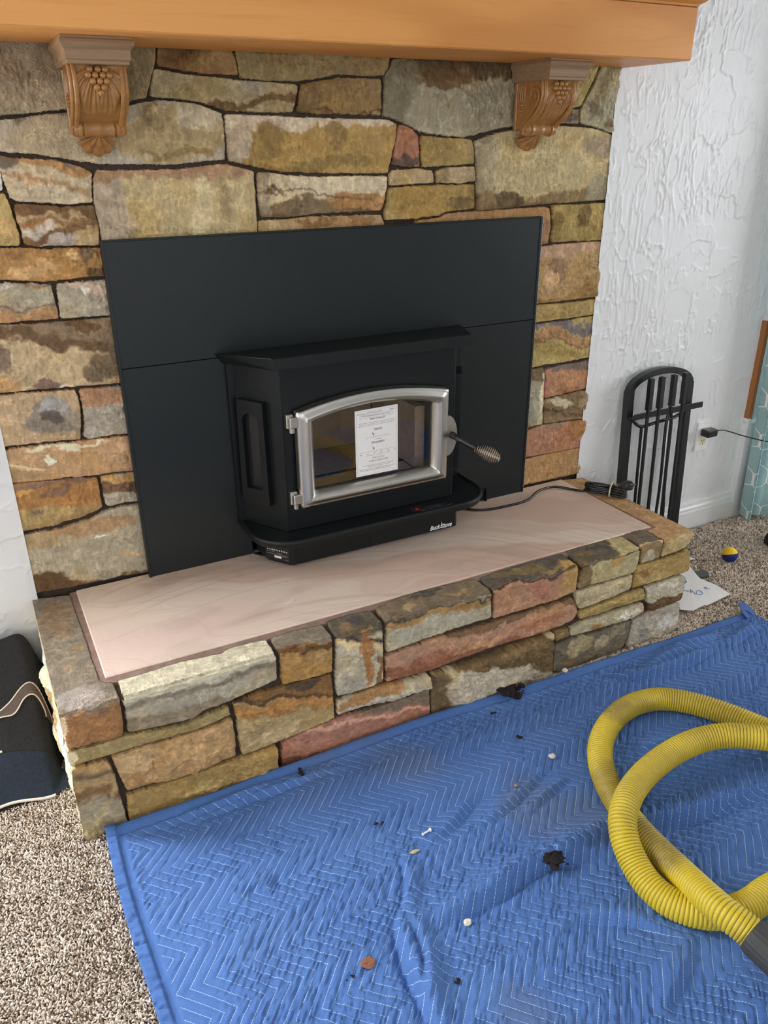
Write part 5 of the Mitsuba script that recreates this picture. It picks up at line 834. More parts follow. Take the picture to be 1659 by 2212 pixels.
# ---------------------------------------------------------------- fireplace tools on their arched stand, leaning on the wall
lean = lambda z: -0.075+0.058*z
stand = thing('tool_stand', 'black arched iron fireplace tool stand leaning on the white wall beside the hearth', 'tool stand')
def sq_bar(P, w, d):
    """square bar along a polyline in the stand's plane"""
    P = np.asarray(P, float); t, _, _ = frames(P); nrm = np.array([0, -1.0, 0.058]); nrm /= np.linalg.norm(nrm); V = []
    for p, tt in zip(P, t):
        s = np.cross(tt, nrm); s /= np.linalg.norm(s); V += [p+s*w/2+nrm*d/2, p-s*w/2+nrm*d/2, p-s*w/2-nrm*d/2, p+s*w/2-nrm*d/2]
    F = []; n = len(P)
    for i in range(n-1):
        for k in range(4): a, b = 4*i+k, 4*i+(k+1) % 4; F += [(a, b, b+4), (a, b+4, a+4)]
    F += [(0, 2, 1), (0, 3, 2)]; e = 4*(n-1); F += [(e, e+1, e+2), (e, e+2, e+3)]
    m = trimesh.Trimesh(np.array(V), np.array(F), process=False)
    if m.volume < 0: m.invert()
    return m
x0, x1 = 1.698, 1.985
arc = [(x0+(x1-x0)*(1-math.cos(t))/2, 0.645+0.078*math.sin(t)) for t in np.linspace(0, math.pi, 21)]
arc = [(x0, 0.0), (x0, 0.3), (x0, 0.648)]+[( (x0+x1)/2-(x1-x0)/2*math.cos(t), 0.652+0.062*math.sin(t)) for t in np.linspace(.06, math.pi-.06, 19)]+[(x1, 0.648), (x1, 0.3), (x1, 0.0)]
obj('left_post', sq_bar([(x0, lean(z), z) for z in (0.006, 0.35, 0.656)], .026, .026), 'mat_black_iron', parent=stand)
obj('right_post', sq_bar([(x1, lean(z), z) for z in (0.006, 0.35, 0.656)], .026, .026), 'mat_black_iron', parent=stand)
obj('arch', sq_bar([(x, lean(z), z) for x, z in [(x0+.001, .640)]+arc[3:-3]+[(x1-.001, .640)]], .022, .026), 'mat_black_iron', parent=stand)
yb = lean(.575)-.028
obj('hanger_bar', cat_(box(x0-.008, x1+.035, yb-.018, yb-.012, .566, .587, .001), box(x0-.008, x1+.012, yb-.014, lean(.57)-.012, .566, .571)), 'mat_black_iron', parent=stand)
hx = [1.752, 1.803, 1.862, 1.917]
for x in hx: obj('hook', box(x-.006, x+.006, yb-.021, yb-.010, .568, .590, .001), 'mat_black_iron', parent=stand)
yr = lambda z: lean(z)-.014
obj('inner_rail', tube(spline([(x0+.012, yr(.56), .556), (1.757, yr(.52), .525), (1.80, yr(.52), .527), (1.90, yr(.53), .535), (1.935, yr(.54), .541), (x1-.012, yr(.56), .566)], 60), .006, 8), 'mat_black_iron', True, stand)
for x in (1.757, 1.900): obj('rod', tube([(x, yr(.527), .53), (x, yr(.02), .02)], .0055, 8), 'mat_black_iron', True, stand)
obj('foot_plate', box(x0-.03, x1+.03, -.19, -.05, .001, .009, .002), 'mat_black_iron', parent=stand)
names = [('shovel', 'black fireplace shovel hanging first from the chimney on the tool stand'), ('brush', 'black fireplace brush hanging second from the chimney on the tool stand'),
         ('tongs', 'black fireplace tongs hanging third from the chimney on the tool stand'), ('poker', 'black fireplace poker hanging on the tool stand beside its far post')]
def sl(x, z, d=0): return (x, lean(z)-.040-d, z)
for i, x in enumerate(hx):
    t = thing('fireplace_tool', ['black square-handled fire tool nearest the chimney on the tool stand', 'second black fire tool from the chimney on the tool stand', 'third black fire tool from the chimney on the tool stand', 'black fire tool farthest from the chimney on the tool stand'][i], 'fire tool', 'fire tools hanging on the stand')
    obj('handle', cat_(sq_bar([sl(x+.004, .592), sl(x+.006, .704)], .017, .017)), 'mat_black_iron', parent=t)
    zb = .10 if i != 2 else .06
    if i == 2:
        for o in (-.012, .012): obj('shaft', tube(spline([sl(x, .60), sl(x+o*.4, .57), sl(x+o, .53), sl(x+o, .30), sl(x+o*1.6, .12), sl(x+o*.3, .06)], 60), .0055, 8), 'mat_black_iron', True, t)
        obj('pivot', tube([sl(x-.03, .545), sl(x+.03, .545)], .0045, 8), 'mat_black_iron', True, t)
    else: obj('shaft', tube([sl(x+.003, .60), sl(x, .32), sl(x-.003, zb)], .0062, 8), 'mat_black_iron', True, t)
    if i == 0: obj('scoop', hull([(x-.05, lean(.1)-.052, .10), (x+.05, lean(.1)-.052, .10), (x-.055, -.10, .015), (x+.055, -.10, .015), (x-.05, lean(.1)-.046, .10), (x+.05, lean(.1)-.046, .10), (x-.055, -.09, .012), (x+.055, -.09, .012)]), 'mat_black_iron', parent=t)
    if i == 1: obj('bristles', hull([(x+sx*.03, -.105+sy*.016, .10) for sx in (-1, 1) for sy in (-1, 1)]+[(x+sx*.04, -.105+sy*.022, .02) for sx in (-1, 1) for sy in (-1, 1)]), 'mat_black_iron', parent=t)
    if i == 3: obj('hook', tube(spline([sl(x-.003, .10), sl(x-.003, .05), (x+.015, -.11, .035), (x+.028, -.11, .055)], 20), np.linspace(.0062, .003, 20), 8), 'mat_black_iron', True, t)
# ---------------------------------------------------------------- outlet, charger
out = thing('wall_outlet', 'white wall outlet plate with a duplex socket above the baseboard', 'outlet')
OX, OZ = 2.150, 0.406
obj('plate', box(OX-.036, OX+.036, -.004, .004, OZ-.060, OZ+.060, .002), 'mat_plate', parent=out)
for z in (OZ+.021, OZ-.021):
    k = obj('socket', extrude_xz(Polygon([(OX-.017, z-.009), (OX-.010, z-.0145), (OX+.010, z-.0145), (OX+.017, z-.009), (OX+.017, z+.009), (OX+.010, z+.0145), (OX-.010, z+.0145), (OX-.017, z+.009)]), -.006, -.003), 'mat_ivory', parent=out)
    obj('slots', cat_(box(OX-.0075, OX-.005, -.0066, -.0055, z-.001, z+.007), box(OX+.005, OX+.0075, -.0066, -.0055, z-.001, z+.007), box(OX-.002, OX+.002, -.0066, -.0055, z-.009, z-.005)), 'mat_dark_slot', parent=k)
for z in (OZ+.05, OZ-.05): obj('screw', tube([(OX, -.0055, z), (OX, -.0035, z)], .003, 10), 'mat_plate', parent=out)
ch = thing('charger', 'black plug-in charger with thin black cord in the wall outlet', 'charger')
obj('body', box(OX-.022, OX+.032, -.046, -.0065, OZ+.006, OZ+.034, .004), 'mat_cord', parent=ch)
obj('indicator_light', box(OX+.0318, OX+.0325, -.040, -.037, OZ+.018, OZ+.021), 'mat_ball_yellow', parent=ch)
obj('cord', tube(spline([(OX+.030, -.028, OZ+.022), (2.228, -.035, .426), (2.27, -.05, .412), (2.326, -.085, .394), (2.40, -.12, .375), (2.50, -.14, .360), (2.66, -.15, .37)], 80), .0022, 8), 'mat_cord', True, ch)

# ---------------------------------------------------------------- curtain
nx, nz = 200, 90; Lc = 1.05
S, Zc = np.meshgrid(np.linspace(0, 1, nx), np.linspace(0.032, 2.2, nz), indexing='ij')
X = 2.368+S*0.66-0.055*sstep(0.35, 1.4, Zc)*np.exp(-S*4)-0.004*np.sin(Zc*3); ph = S*2*np.pi*5.2
Y = -.070+.034*np.sin(ph-1.1+0.25*np.sin(Zc*2.2))-.016*np.sin(ph*2+.6)*(1-.3*Zc/2)-.012*(1-Zc/2.2)
cv = np.stack([X, Y, Zc], -1).reshape(-1, 3); uv = np.stack([S*Lc, Zc], -1).reshape(-1, 2)
back = cv+[0, .0022, 0]; F = grid(nx, nz)
cm = trimesh.Trimesh(np.vstack([cv, back]), np.vstack([F, F[:, ::-1]+len(cv)]), process=False)
tag(obj('curtain', cm, 'mat_curtain', True, uv=np.vstack([uv, uv])), 'pale teal curtain with white trellis pattern hanging beside the outlet wall', 'curtain')

# ---------------------------------------------------------------- quilted moving blanket
BX0_, BX1_, BY0, BY1 = -0.262, 1.830, -2.15, -0.548
ST = 0.0036
folds = [ # polyline in floor metres, height, half width, groove depth beside it
 ([(0.36, -.885), (0.41, -.905), (0.52, -.855), (0.60, -.82)], .006, .016), ([(0.50, -.93), (0.60, -.905), (0.72, -.86), (0.78, -.83)], .006, .014),
 ([(0.28, -1.085), (0.37, -1.095), (0.47, -1.085), (0.565, -1.075), (0.66, -1.09), (0.72, -1.09)], .014, .022), ([(0.60, -1.10), (0.75, -1.07), (0.93, -1.12), (1.05, -1.14), (1.25, -1.15)], .012, .022),
 ([(0.31, -.94), (0.285, -1.0), (0.24, -1.06)], .006, .012), ([(0.235, -1.06), (0.215, -1.12), (0.20, -1.19), (0.19, -1.30)], .011, .018), ([(0.255, -1.06), (0.235, -1.17), (0.19, -1.24)], .007, .012),
 ([(1.18, -.60), (1.27, -.655), (1.40, -.66), (1.55, -.64)], .012, .016), ([(1.30, -.62), (1.45, -.61), (1.60, -.63)], .008, .014), ([(1.42, -.58), (1.50, -.60), (1.62, -.60)], .007, .012),
 ([(0.62, -.95), (0.72, -.915), (0.80, -.90)], .005, .012), ([(1.0, -.90), (1.1, -.915), (1.2, -.93)], .006, .014), ([(0.50, -1.22), (0.62, -1.26), (0.7, -1.35)], .006, .016), ([(0.55, -1.45), (0.66, -1.40), (0.72, -1.37)], .006, .016),
 ([(-.05, -.60), (0.06, -.595), (0.16, -.60)], .005, .012), ([(0.08, -.61), (0.2, -.60), (0.3, -.61)], .004, .010), ([(-.1, -.585), (.02, -.585), (.12, -.58)], .004, .008), ([(1.62, -.65), (1.70, -.63), (1.78, -.62)], .008, .014)]
def blanket():
    nx, ny = int((BX1_-BX0_)/ST), int((BY1-BY0)/ST)
    U, Vv = np.meshgrid(np.linspace(BX0_, BX1_, nx), np.linspace(BY0, BY1, ny), indexing='ij')
    wob = 0.0
    ph = ((Vv-ZY0)/ZP) % 1.0; tri = -ZA*(1-np.abs(1-2*ph)); q = (U-ZX0-tri)/ZS; fq = np.abs(q-np.round(q))*2
    inside = sstep(-0.230, -0.216, U)*sstep(-0.570, -0.582, Vv)
    puff = inside*(0.0032*np.sqrt(np.clip(fq, 0, 1)))+(1-inside)*0.002
    for xs in (-0.236, -0.228): puff -= 0.0036*np.exp(-((U-xs)/.0022)**2)
    for ys in (-0.565, -0.573): puff -= 0.0036*np.exp(-((Vv-ys)/.0022)**2)
    puff += 0.0070*(1-sstep(-0.240, -0.234, U))*(0.25+sstep(.45, 1.0, 1-np.abs(n2(U*.30, Vv*2.0+U*.4, 60, 4, 2)*2-1)))                         # gathered binding
    puff += 0.0020*sstep(-0.572, -0.566, Vv)
    f1 = meshkit.fbm(np.stack([(U+Vv)*16, (U-Vv)*95, 0*U], -1), 2, 3); cr = sstep(.55, .95, 1-np.abs(2*f1-1))                            # slanting crinkles
    f2 = meshkit.fbm(np.stack([(U-.7*Vv)*90, (U+1.3*Vv)*30, 0*U+4], -1), 2, 9); cr2 = sstep(.6, .95, 1-np.abs(2*f2-1))
    puff += 0.0034*cr*inside*sstep(.30, .6, n2(U, Vv, 6, 5, 2))+0.0018*cr2*inside*sstep(.4, .6, n2(U, Vv, 5, 6, 2))+0.0022*(n2(U, Vv, 50, 12, 2)-.5)
    big = 0.010*(n2(U, Vv, 3.2, 21, 3)-.35)+0.006*(n2(U, Vv, 9, 22, 2)-.5)
    h = 0.0125+puff+np.clip(big, -.004, .02)
    P = np.stack([U.ravel(), Vv.ravel()], 1)
    for pts, hh, w in folds:
        c = spline(np.c_[np.array(pts), np.zeros(len(pts))], 60)[:, :2]; s = np.linspace(0, 1, 60)
        d, i = cKDTree(c).query(P, distance_upper_bound=.12); ok = np.isfinite(d); i[~ok] = 0; amp = np.sin(np.pi*np.clip(s[i], .02, .98))**.6
        tg = np.gradient(c, axis=0); tg /= np.linalg.norm(tg, axis=1, keepdims=True); sgn = (P[:, 0]-c[i, 0])*(-tg[i, 1])+(P[:, 1]-c[i, 1])*tg[i, 0]
        k = np.where(ok, np.exp(-(sgn/w)**2*np.where(sgn > 0, .35, 2.2))*np.exp(-np.clip(d-np.abs(sgn), 0, 1)/.02)-0.42*np.exp(-((sgn+w*1.3)/(w*.5))**2), 0)
        h += (2.2*hh*amp*k*ok).reshape(h.shape)
    # the edge along the hearth laps up a little; outer edges lie flat
    h += 0.012*sstep(-0.60, -0.552, Vv)*sstep(1.5, 1.2, U)
    X = U+0.016*(n2(U, Vv, 4.5, 31, 2)-.5)*sstep(0, .15, U-BX0_); Y = Vv-0.033*sstep(0.1, 1.9, U)*sstep(-1.2, -.6, Vv)-0.012*np.sin((U+.26)*6.0)*sstep(-.75, -.56, Vv)*.4+0.0
    X = X+0.022*sstep(-1.3, -.55, Vv)*0+0.012*np.sin((Vv+.5)*7)*np.exp(-((U-BX0_)/.25)**2)*.6
    top = np.stack([X, Y, np.maximum(h, .008)], -1).reshape(-1, 3); n = len(top)
    idx = np.arange(n).reshape(nx, ny); loop = np.concatenate([idx[:, 0], idx[-1, 1:], idx[::-1, -1][1:], idx[0, ::-1][1:-1]])
    low = top[loop].copy(); low[:, 2] = .004; j = np.arange(len(loop)); j2 = (j+1) % len(loop)
    F = np.vstack([grid(nx, ny), np.stack([loop[j], n+j, n+j2], 1), np.stack([loop[j], n+j2, loop[j2]], 1)])
    uv = np.stack([U.ravel(), Vv.ravel()], 1)
    return trimesh.Trimesh(np.vstack([top, low]), F, process=False), np.vstack([uv, uv[loop]]), (U, Vv, h, X, Y)
bm, buv, BL = blanket()
bl = tag(key_for('moving_blanket'), 'blue quilted moving blanket with white zigzag stitching spread on the carpet before the hearth', 'blanket')
scene[bl] = ply(bm, 'mat_blanket', smooth=True, uv=buv)
btree = cKDTree(np.stack([BL[3].ravel(), BL[4].ravel()], 1)); bh = np.maximum(BL[2], .006).ravel()
def bz(x, y): return float(bh[btree.query((x, y), k=6)[1]].max())
cl = spline([(1.795, -.605, .018), (1.790, -.585, .030), (1.795, -.566, .036), (1.812, -.560, .034), (1.826, -.575, .026), (1.830, -.600, .014)], 26)
wv_ = np.array([.011, .016, .004]); sv_ = np.vstack([cl-wv_, cl+wv_, cl+wv_-[0, 0, .0035], cl-wv_-[0, 0, .0035]]); j = np.arange(25)
obj('corner_tab', trimesh.Trimesh(sv_, np.vstack([np.vstack([np.stack([p*26+j, q*26+j, q*26+j+1], 1), np.stack([p*26+j, q*26+j+1, p*26+j+1], 1)]) for p, q in ((0, 1), (1, 2), (2, 3), (3, 0))]), process=False), 'mat_binding', parent=bl)

# ---------------------------------------------------------------- corrugated hose
A_ = [(0.782, -1.523, .083), (0.774, -1.470, .092), (0.765, -1.440, .100), (0.754, -1.395, .104), (0.768, -1.317, .082), (0.785, -1.23, .060), (0.797, -1.13, .050), (0.817, -1.041, .048), (0.851, -.958, .048), (0.903, -.887, .049), (0.984, -.829, .049), (1.087, -.797, .049), (1.178, -.809, .049), (1.237, -.854, .049), (1.290, -.934, .049), (1.336, -1.043, .049), (1.385, -1.17, .050)]
OFF = [(1.45, -1.30, .055), (1.56, -1.37, .06), (1.66, -1.30, .07), (1.66, -1.17, .085), (1.56, -1.10, .10), (1.40, -1.12, .112)]
B_ = [(1.300, -1.128, .116), (1.236, -1.109, .116), (1.169, -1.057, .112), (1.089, -1.018, .095), (0.978, -1.020, .088), (0.871, -1.052, .095), (0.776, -1.105, .108), (0.732, -1.148, .092), (0.716, -1.198, .066), (0.710, -1.254, .052), (0.721, -1.308, .049), (0.754, -1.35, .049), (0.803, -1.376, .049), (0.860, -1.385, .049), (0.918, -1.381, .049), (1.04, -1.395, .049), (1.17, -1.46, .049), (1.255, -1.60, .049), (1.265, -1.75, .049), (1.20, -1.94, .049), (1.05, -2.08, .049), (0.85, -2.14, .049)]
hp = spline(A_+OFF+B_, 9000); sl_ = np.r_[0, np.cumsum(np.linalg.norm(np.diff(hp, axis=0), axis=1))]
pitch = 0.0074; step = pitch/6; N = int(sl_[-1]/step); ss = np.arange(N)*step; hp = np.stack([np.interp(ss, sl_, hp[:, k]) for k in range(3)], 1)
rr = 0.0278+0.0038*np.abs(np.sin(np.pi*ss/pitch))**0.6
hm = tube(hp, rr, 22)
col = np.repeat(np.array([[0.63, 0.475, 0.028]]), len(hm.vertices), 0); VV = np.array(hm.vertices)
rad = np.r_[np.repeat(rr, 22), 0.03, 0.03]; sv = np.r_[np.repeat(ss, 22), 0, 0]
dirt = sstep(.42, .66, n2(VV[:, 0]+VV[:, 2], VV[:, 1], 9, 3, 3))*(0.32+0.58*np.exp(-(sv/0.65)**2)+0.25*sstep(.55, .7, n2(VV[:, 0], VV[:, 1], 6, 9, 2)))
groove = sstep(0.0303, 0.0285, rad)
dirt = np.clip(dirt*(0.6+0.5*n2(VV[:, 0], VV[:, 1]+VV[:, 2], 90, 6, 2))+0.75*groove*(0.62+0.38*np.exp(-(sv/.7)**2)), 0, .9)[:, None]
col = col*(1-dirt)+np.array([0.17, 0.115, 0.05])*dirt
hose = thing('vacuum_hose', 'yellow corrugated vacuum hose looped on the blue blanket with a dark grey end cuff', 'hose')
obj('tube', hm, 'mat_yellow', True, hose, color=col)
c0 = np.array([0.7685, -1.453, .0965]); c1 = np.array([0.790, -1.60, .075]); th = np.linspace(0, 2*np.pi, 97)[:-1]
cp = c0+np.outer(np.linspace(0, 1, 24), c1-c0); t_, a_, b_ = frames(cp); rib = 0.0350+0.0011*np.abs(np.sin(th*12))
rprof = np.interp(np.linspace(0, 1, 24), [0, .03, .06, 1], [.92, 1, 1.02, 1.06])
V = (cp[:, None]+rprof[:, None, None]*(rib*np.cos(th))[None, :, None]*a_[:, None]+rprof[:, None, None]*(rib*np.sin(th))[None, :, None]*b_[:, None]).reshape(-1, 3)
i, j = np.meshgrid(np.arange(23), np.arange(96), indexing='ij'); qd = np.stack([i*96+j, i*96+(j+1) % 96, (i+1)*96+(j+1) % 96, (i+1)*96+j], -1).reshape(-1, 4)
V = np.vstack([V, cp[:1], cp[-1:]]); k = np.arange(96); F = np.vstack([qd[:, [0, 1, 2]], qd[:, [0, 2, 3]], np.stack([np.full(96, len(V)-2), (k+1) % 96, k], 1), np.stack([np.full(96, len(V)-1), 23*96+k, 23*96+(k+1) % 96], 1)])
cu = trimesh.Trimesh(V, F, process=False)
if cu.volume < 0: cu.invert()
tag(obj('cuff', cu, 'mat_cuff', 40, hose), 'ribbed dark grey rubber cuff')

# ---------------------------------------------------------------- soot and scraps fallen on the blanket
def crumb(seed, s, flat=.6, n=1, spread=0.0):
    r = np.random.default_rng(seed); ms = []
    for i in range(n):
        m = trimesh.creation.icosphere(2 if n < 4 else 1, 1.0); k = s*(r.uniform(.22, .5) if n > 1 else 1); d = m.vertices*(0.6+0.9*meshkit.noise(m.vertices*2.3+r.uniform(0, 50), seed)[:, None])
        m.vertices = d*k*np.array([1, r.uniform(.6, 1), flat]); m.apply_translation((*(r.normal(0, spread, 2)*s), 0)); m.apply_translation((0, 0, -m.bounds[0][2]+(r.uniform(0, .35)*s if n > 1 else 0))); ms.append(m)
    return cat_(*ms)
def scrap(name, x, y, mesh, bs, label, cat, group=None, smooth=30):
    mesh.apply_translation((x, y, bz(x, y)-.001)); tag(obj(name, mesh, bs, smooth), label, cat, group)
def shag(seed, s, n):
    r = np.random.default_rng(seed); ms = []
    for i in range(n):
        a = r.uniform(0, 6.28); p = np.array([*(r.normal(0, .35, 2)*s), r.uniform(.1, .45)*s]); d = np.array([math.cos(a), math.sin(a), r.uniform(-.3, .6)])*s*r.uniform(.2, .45)
        ms.append(tube([p, p+d*.5+r.normal(0, .04, 3)*s, p+d], [.0014, .0018, .0006], 5))
    return cat_(*ms)
scrap('soot_clump', 0.851, -.575, cat_(crumb(3, .028, .55, 26, .42), shag(4, .038, 50)), 'mat_soot', 'black clump of soot at the blanket edge against the hearth', 'soot clump')
scrap('soot_clump', 0.590, -1.097, cat_(crumb(5, .024, .5, 26, .42), shag(6, .03, 45)), 'mat_soot', 'black clump of soot on the blanket left of the hose end', 'soot clump')
for k, (x, y, s, l) in enumerate([(0.764, -.618, .011, 'small black soot crumb just below the soot clump by the hearth'), (0.762, -.736, .009, 'small black soot crumb on the blanket left of the hose bend'), (0.207, -.591, .014, 'black soot crumb near the top edge of the blanket on the left'),
        (0.307, -.823, .010, 'dark brown soot crumb on the blanket up left of the screw'), (0.254, -1.23, .007, 'tiny black crumb low on the blanket right of the rusty flake'), (0.082, -1.13, .006, 'tiny black crumb low on the blanket left of the rusty flake')]):
    scrap('soot_crumb', x, y, crumb(20+k, s, .6, 3, .5), 'mat_soot', l, 'soot crumb')
sc = cat_(tube([(-.011, 0, .004), (.009, .003, .004)], .0021, 8), tube([(.008, .003, .004), (.011, .0035, .004)], .0045, 12), tube([(-.013, -.0005, .004), (-.011, 0, .004)], .0032, 10))
scrap('screw', 0.384, -.902, sc, 'mat_trim', 'small silver screw lying on the blanket', 'screw')
scrap('wood_chip', 0.336, -.929, crumb(31, .011, .35).apply_transform(np.diag([1.0, .45, 1, 1])), 'mat_chip', 'pale wood chip just below the screw on the blanket', 'wood chip')
scrap('rust_flake', 0.125, -1.12, crumb(32, .013, .3), 'mat_rust_chip', 'rusty brown flake low on the blanket toward its left side', 'rust flake')
nt = cat_(tube([(0, 0, .001), (0, 0, .004)], .0065, 16), tube([(0, 0, .003), (0, 0, .0065)], .0035, 12)); scrap('washer', 0.645, -.881, nt, 'mat_bright_steel', 'small round metal washer in the middle of the blanket', 'washer')
for k, (x, y, l) in enumerate([(0.795, -.833, 'pale plaster crumb on the blanket just left of the hose bend'), (1.051, -.569, 'pale plaster crumb at the hearth right of the soot clump'), (0.341, -1.136, 'pale plaster crumb in the lower middle of the blanket')]):
    scrap('plaster_crumb', x, y, crumb(40+k, .008, .6), 'mat_cream', l, 'plaster crumb')

# ---------------------------------------------------------------- floor right of the hearth
ball = thing('toy_ball', 'small toy ball half yellow and half blue on the brown carpet', 'ball')
sp = trimesh.creation.icosphere(4, 0.0288); z = sp.vertices[sp.faces].mean(1); nb_ = np.array([.06, .42, 1.0]); nb_ /= np.linalg.norm(nb_); upm = (z@nb_) > 0.004
for nm, msk, bs in (('yellow_half', upm, 'mat_ball_yellow'), ('blue_half', ~upm, 'mat_ball_blue')):
    h_ = trimesh.Trimesh(sp.vertices, sp.faces[msk], process=True); h_.apply_translation((2.068, -.285, .035)); obj(nm, h_, bs, True, ball)
def sheet(pts, zf, nsub=3):
    pg = Polygon(pts); v, f = trimesh.creation.triangulate_polygon(pg, engine='earcut'); m = trimesh.Trimesh(np.c_[v, 0*v[:, 0]], f, process=False)
    for _ in range(nsub): m = m.subdivide()
    V = m.vertices.copy(); V[:, 2] = zf(V[:, 0], V[:, 1]); lo = V-[0, 0, .0008]; n = len(V)
    return trimesh.Trimesh(np.vstack([V, lo]), np.vstack([m.faces, m.faces[:, ::-1]+n]), process=False)
zf = lambda x, y: .0145+.012*n2(np.asarray(x, float), np.asarray(y, float), 7, 4, 2)
zf2 = lambda x, y: zf(x, y)+.004
pap = thing('drawing_paper', 'white sheet of paper with blue scribbles on the carpet beside the hearth', 'paper')
obj('sheet', sheet([(1.585, -.440), (1.655, -.495), (1.737, -.486), (1.83, -.40), (1.848, -.335), (1.885, -.255), (1.75, -.20)], zf2), 'mat_paper', parent=pap)
obj('under_sheet', sheet([(1.72, -.49), (1.857, -.474), (1.862, -.40), (1.848, -.345), (1.80, -.33)], zf), 'mat_paper', parent=pap)
for pts in ([(1.758, -.345), (1.768, -.338), (1.78, -.345), (1.772, -.352), (1.758, -.347)], [(1.757, -.348), (1.775, -.336), (1.784, -.344)], [(1.716, -.372), (1.735, -.372), (1.738, -.362)], [(1.735, -.412), (1.75, -.398), (1.742, -.428), (1.765, -.41), (1.772, -.424), (1.758, -.436), (1.748, -.43)], [(1.70, -.40), (1.72, -.385), (1.735, -.40)], [(1.80, -.42), (1.806, -.405), (1.812, -.425)]):
    c = spline(np.c_[np.array(pts), np.zeros(len(pts))], 30); c[:, 2] = zf2(c[:, 0], c[:, 1])+.0012; obj('scribble', tube(c, .0008, 5), 'mat_ink', parent=pap)
p2 = thing('paper_scrap', 'small white paper corner on the carpet behind the hearth corner', 'paper')
obj('sheet', sheet([(1.80, -.20), (1.955, -.225), (1.94, -.17), (1.82, -.12)], lambda x, y: .013+.006*n2(np.asarray(x, float), np.asarray(y, float), 9, 6, 2)), 'mat_paper', parent=p2)
tag(obj('plastic_strip', hull([(1.82, -.33, .012), (1.90, -.345, .012), (1.925, -.318, .012), (1.84, -.28, .012), (1.82, -.33, .022), (1.895, -.343, .020), (1.918, -.318, .020), (1.84, -.28, .022)]), 'mat_slate_plastic'), 'dark grey-green plastic piece poking out beside the drawing paper', 'plastic piece')
toy = thing('toy_car', 'rounded white plastic toy at the right edge of the carpet', 'toy')
tb = trimesh.creation.icosphere(3, 1.0); tb.vertices = np.sign(tb.vertices)*np.abs(tb.vertices)**.75*np.array([.10, .07, .045]); tb.apply_translation((2.366, -.33, .085)); obj('shell', tb, 'mat_toy', True, toy)
for dx in (-.055, .055):
    for dy in (-.055, .055): obj('wheel', tube([(2.366+dx, -.33+dy-.012, .038), (2.366+dx, -.33+dy+.012, .038)], .030, 20), 'mat_cord', 30, toy)

# ---------------------------------------------------------------- tool bag left of the hearth
bag = thing('cloth_bag', 'slumped black cloth bag with brown ribbed band on the carpet left of the hearth', 'bag')
PY = np.array([-.37, -.34, -.30, -.25, -.20, -.15, -.10, -.05]); PZ = np.array([.0, .02, .05, .09, .15, .215, .262, .272])
def bag_z(x, y):
    from scipy.interpolate import PchipInterpolator
    z = PchipInterpolator(PY, PZ)(np.clip(y, -.37, -.05))
    z = z-.10*np.exp(-((x+.312)/.022)**2)-.05*sstep(-.55, -.95, x)*(z > 0)+.016*(n2(x, y, 7, 3, 3)-.5)*sstep(0, .05, z)+.010*np.exp(-((x+.36)/.03)**2)*sstep(-.12, -.06, y)
    z = z+.006*(1-np.abs(2*n2(x*1.4+y*.5, y, 9, 8, 2)-1))*sstep(0.02, .08, z)
    return np.maximum(z, .006)
nx, ny = 150, 110; Xb, Yb = np.meshgrid(np.linspace(-.92, -.313, nx), np.linspace(-.362, -.03, ny), indexing='ij'); Zb = bag_z(Xb, Yb)
V = np.stack([Xb, Yb, Zb], -1).reshape(-1, 3); n = len(V); idx = np.arange(n).reshape(nx, ny); loop = np.concatenate([idx[:, 0], idx[-1, 1:], idx[::-1, -1][1:], idx[0, ::-1][1:-1]])
low = V[loop].copy(); low[:, 2] = .003; j = np.arange(len(loop)); j2 = (j+1) % len(loop)
obj('body', trimesh.Trimesh(np.vstack([V, low]), np.vstack([grid(nx, ny), np.stack([loop[j], n+j, n+j2], 1), np.stack([loop[j], n+j2, loop[j2]], 1)]), process=False), 'mat_bag', True, bag)
bo = spline(np.c_[np.array([(-.53, -.225), (-.47, -.203), (-.435, -.189), (-.408, -.179), (-.385, -.167), (-.367, -.159), (-.352, -.156), (-.337, -.159), (-.329, -.167), (-.324, -.177), (-.322, -.192)]), np.zeros(11)], 120)[:, :2]
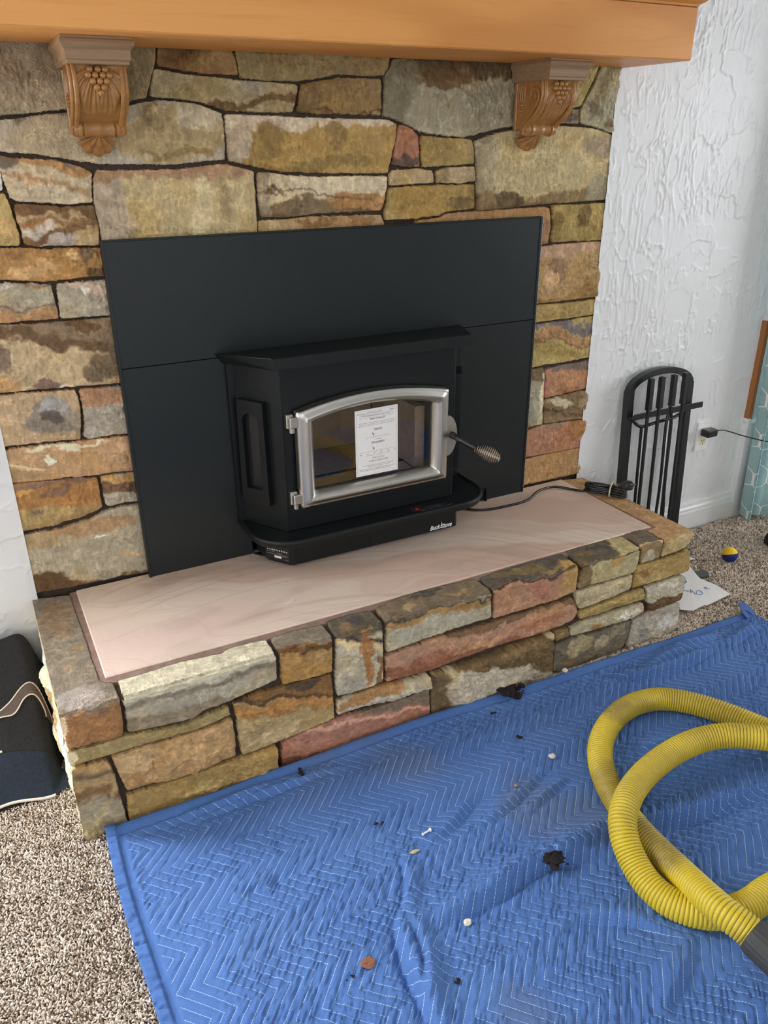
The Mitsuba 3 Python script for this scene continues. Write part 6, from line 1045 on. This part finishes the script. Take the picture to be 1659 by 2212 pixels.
bi = spline(np.c_[np.array([(-.53, -.235), (-.47, -.213), (-.438, -.199), (-.419, -.199), (-.402, -.197), (-.386, -.187), (-.373, -.179), (-.352, -.175), (-.341, -.178), (-.335, -.184), (-.334, -.196)]), np.zeros(11)], 120)[:, :2]
m_ = 36; s_ = np.linspace(0, 1, m_); BX = bo[:, None, 0]*(1-s_)+bi[:, None, 0]*s_; BYv = bo[:, None, 1]*(1-s_)+bi[:, None, 1]*s_
BZ = bag_z(BX, BYv)+.0035+.0014*np.abs(np.sin(s_*np.pi*7))[None]; bd = obj('band', trimesh.Trimesh(np.stack([BX, BYv, BZ], -1).reshape(-1, 3), grid(120, m_), process=False), 'mat_band', True, bag)
obj('piping', cat_(*[tube(np.c_[c, bag_z(c[:, 0], c[:, 1])+.004], .0019, 7) for c in (bo, bi)]), 'mat_cream', True, bd)
nx, ny = 110, 40; S1, S2 = np.meshgrid(np.linspace(0, 1, nx), np.linspace(0, 1, ny), indexing='ij'); tx = -.90+S1*.582
ytop = -.257-.018*sstep(-.46, -.32, tx); ybot = -.356-.006*np.sin((tx+.4)*30); Yf = ytop*(1-S2)+ybot*S2; ex = sstep(-.36, -.318, tx); Yf = Yf+.012*ex*S2
Zf = bag_z(tx, Yf)+.006+.010*(1-S2)*S2*2+.006*(n2(tx, Yf, 11, 4, 2)-.5); Zf[:, -1] = np.maximum(Zf[:, -1], .012)
V = np.stack([tx, Yf, Zf], -1).reshape(-1, 3); lo = V-[0, 0, .004]
fl = obj('flap', trimesh.Trimesh(np.vstack([V, lo]), np.vstack([grid(nx, ny), grid(nx, ny)[:, ::-1]+len(V)]), process=False), 'mat_navy', True, bag)
hem = np.stack([tx[:, -1], Yf[:, -1]-.002, Zf[:, -1]+.0005], 1); obj('hem', tube(hem[:-6], .0036, 8), 'mat_cream', True, fl)
obj('cream_strip', tube(np.stack([tx[:86, 0], Yf[:86, 0]+.004, Zf[:86, 0]+.003], 1), .0032, 8), 'mat_cream', True, fl)
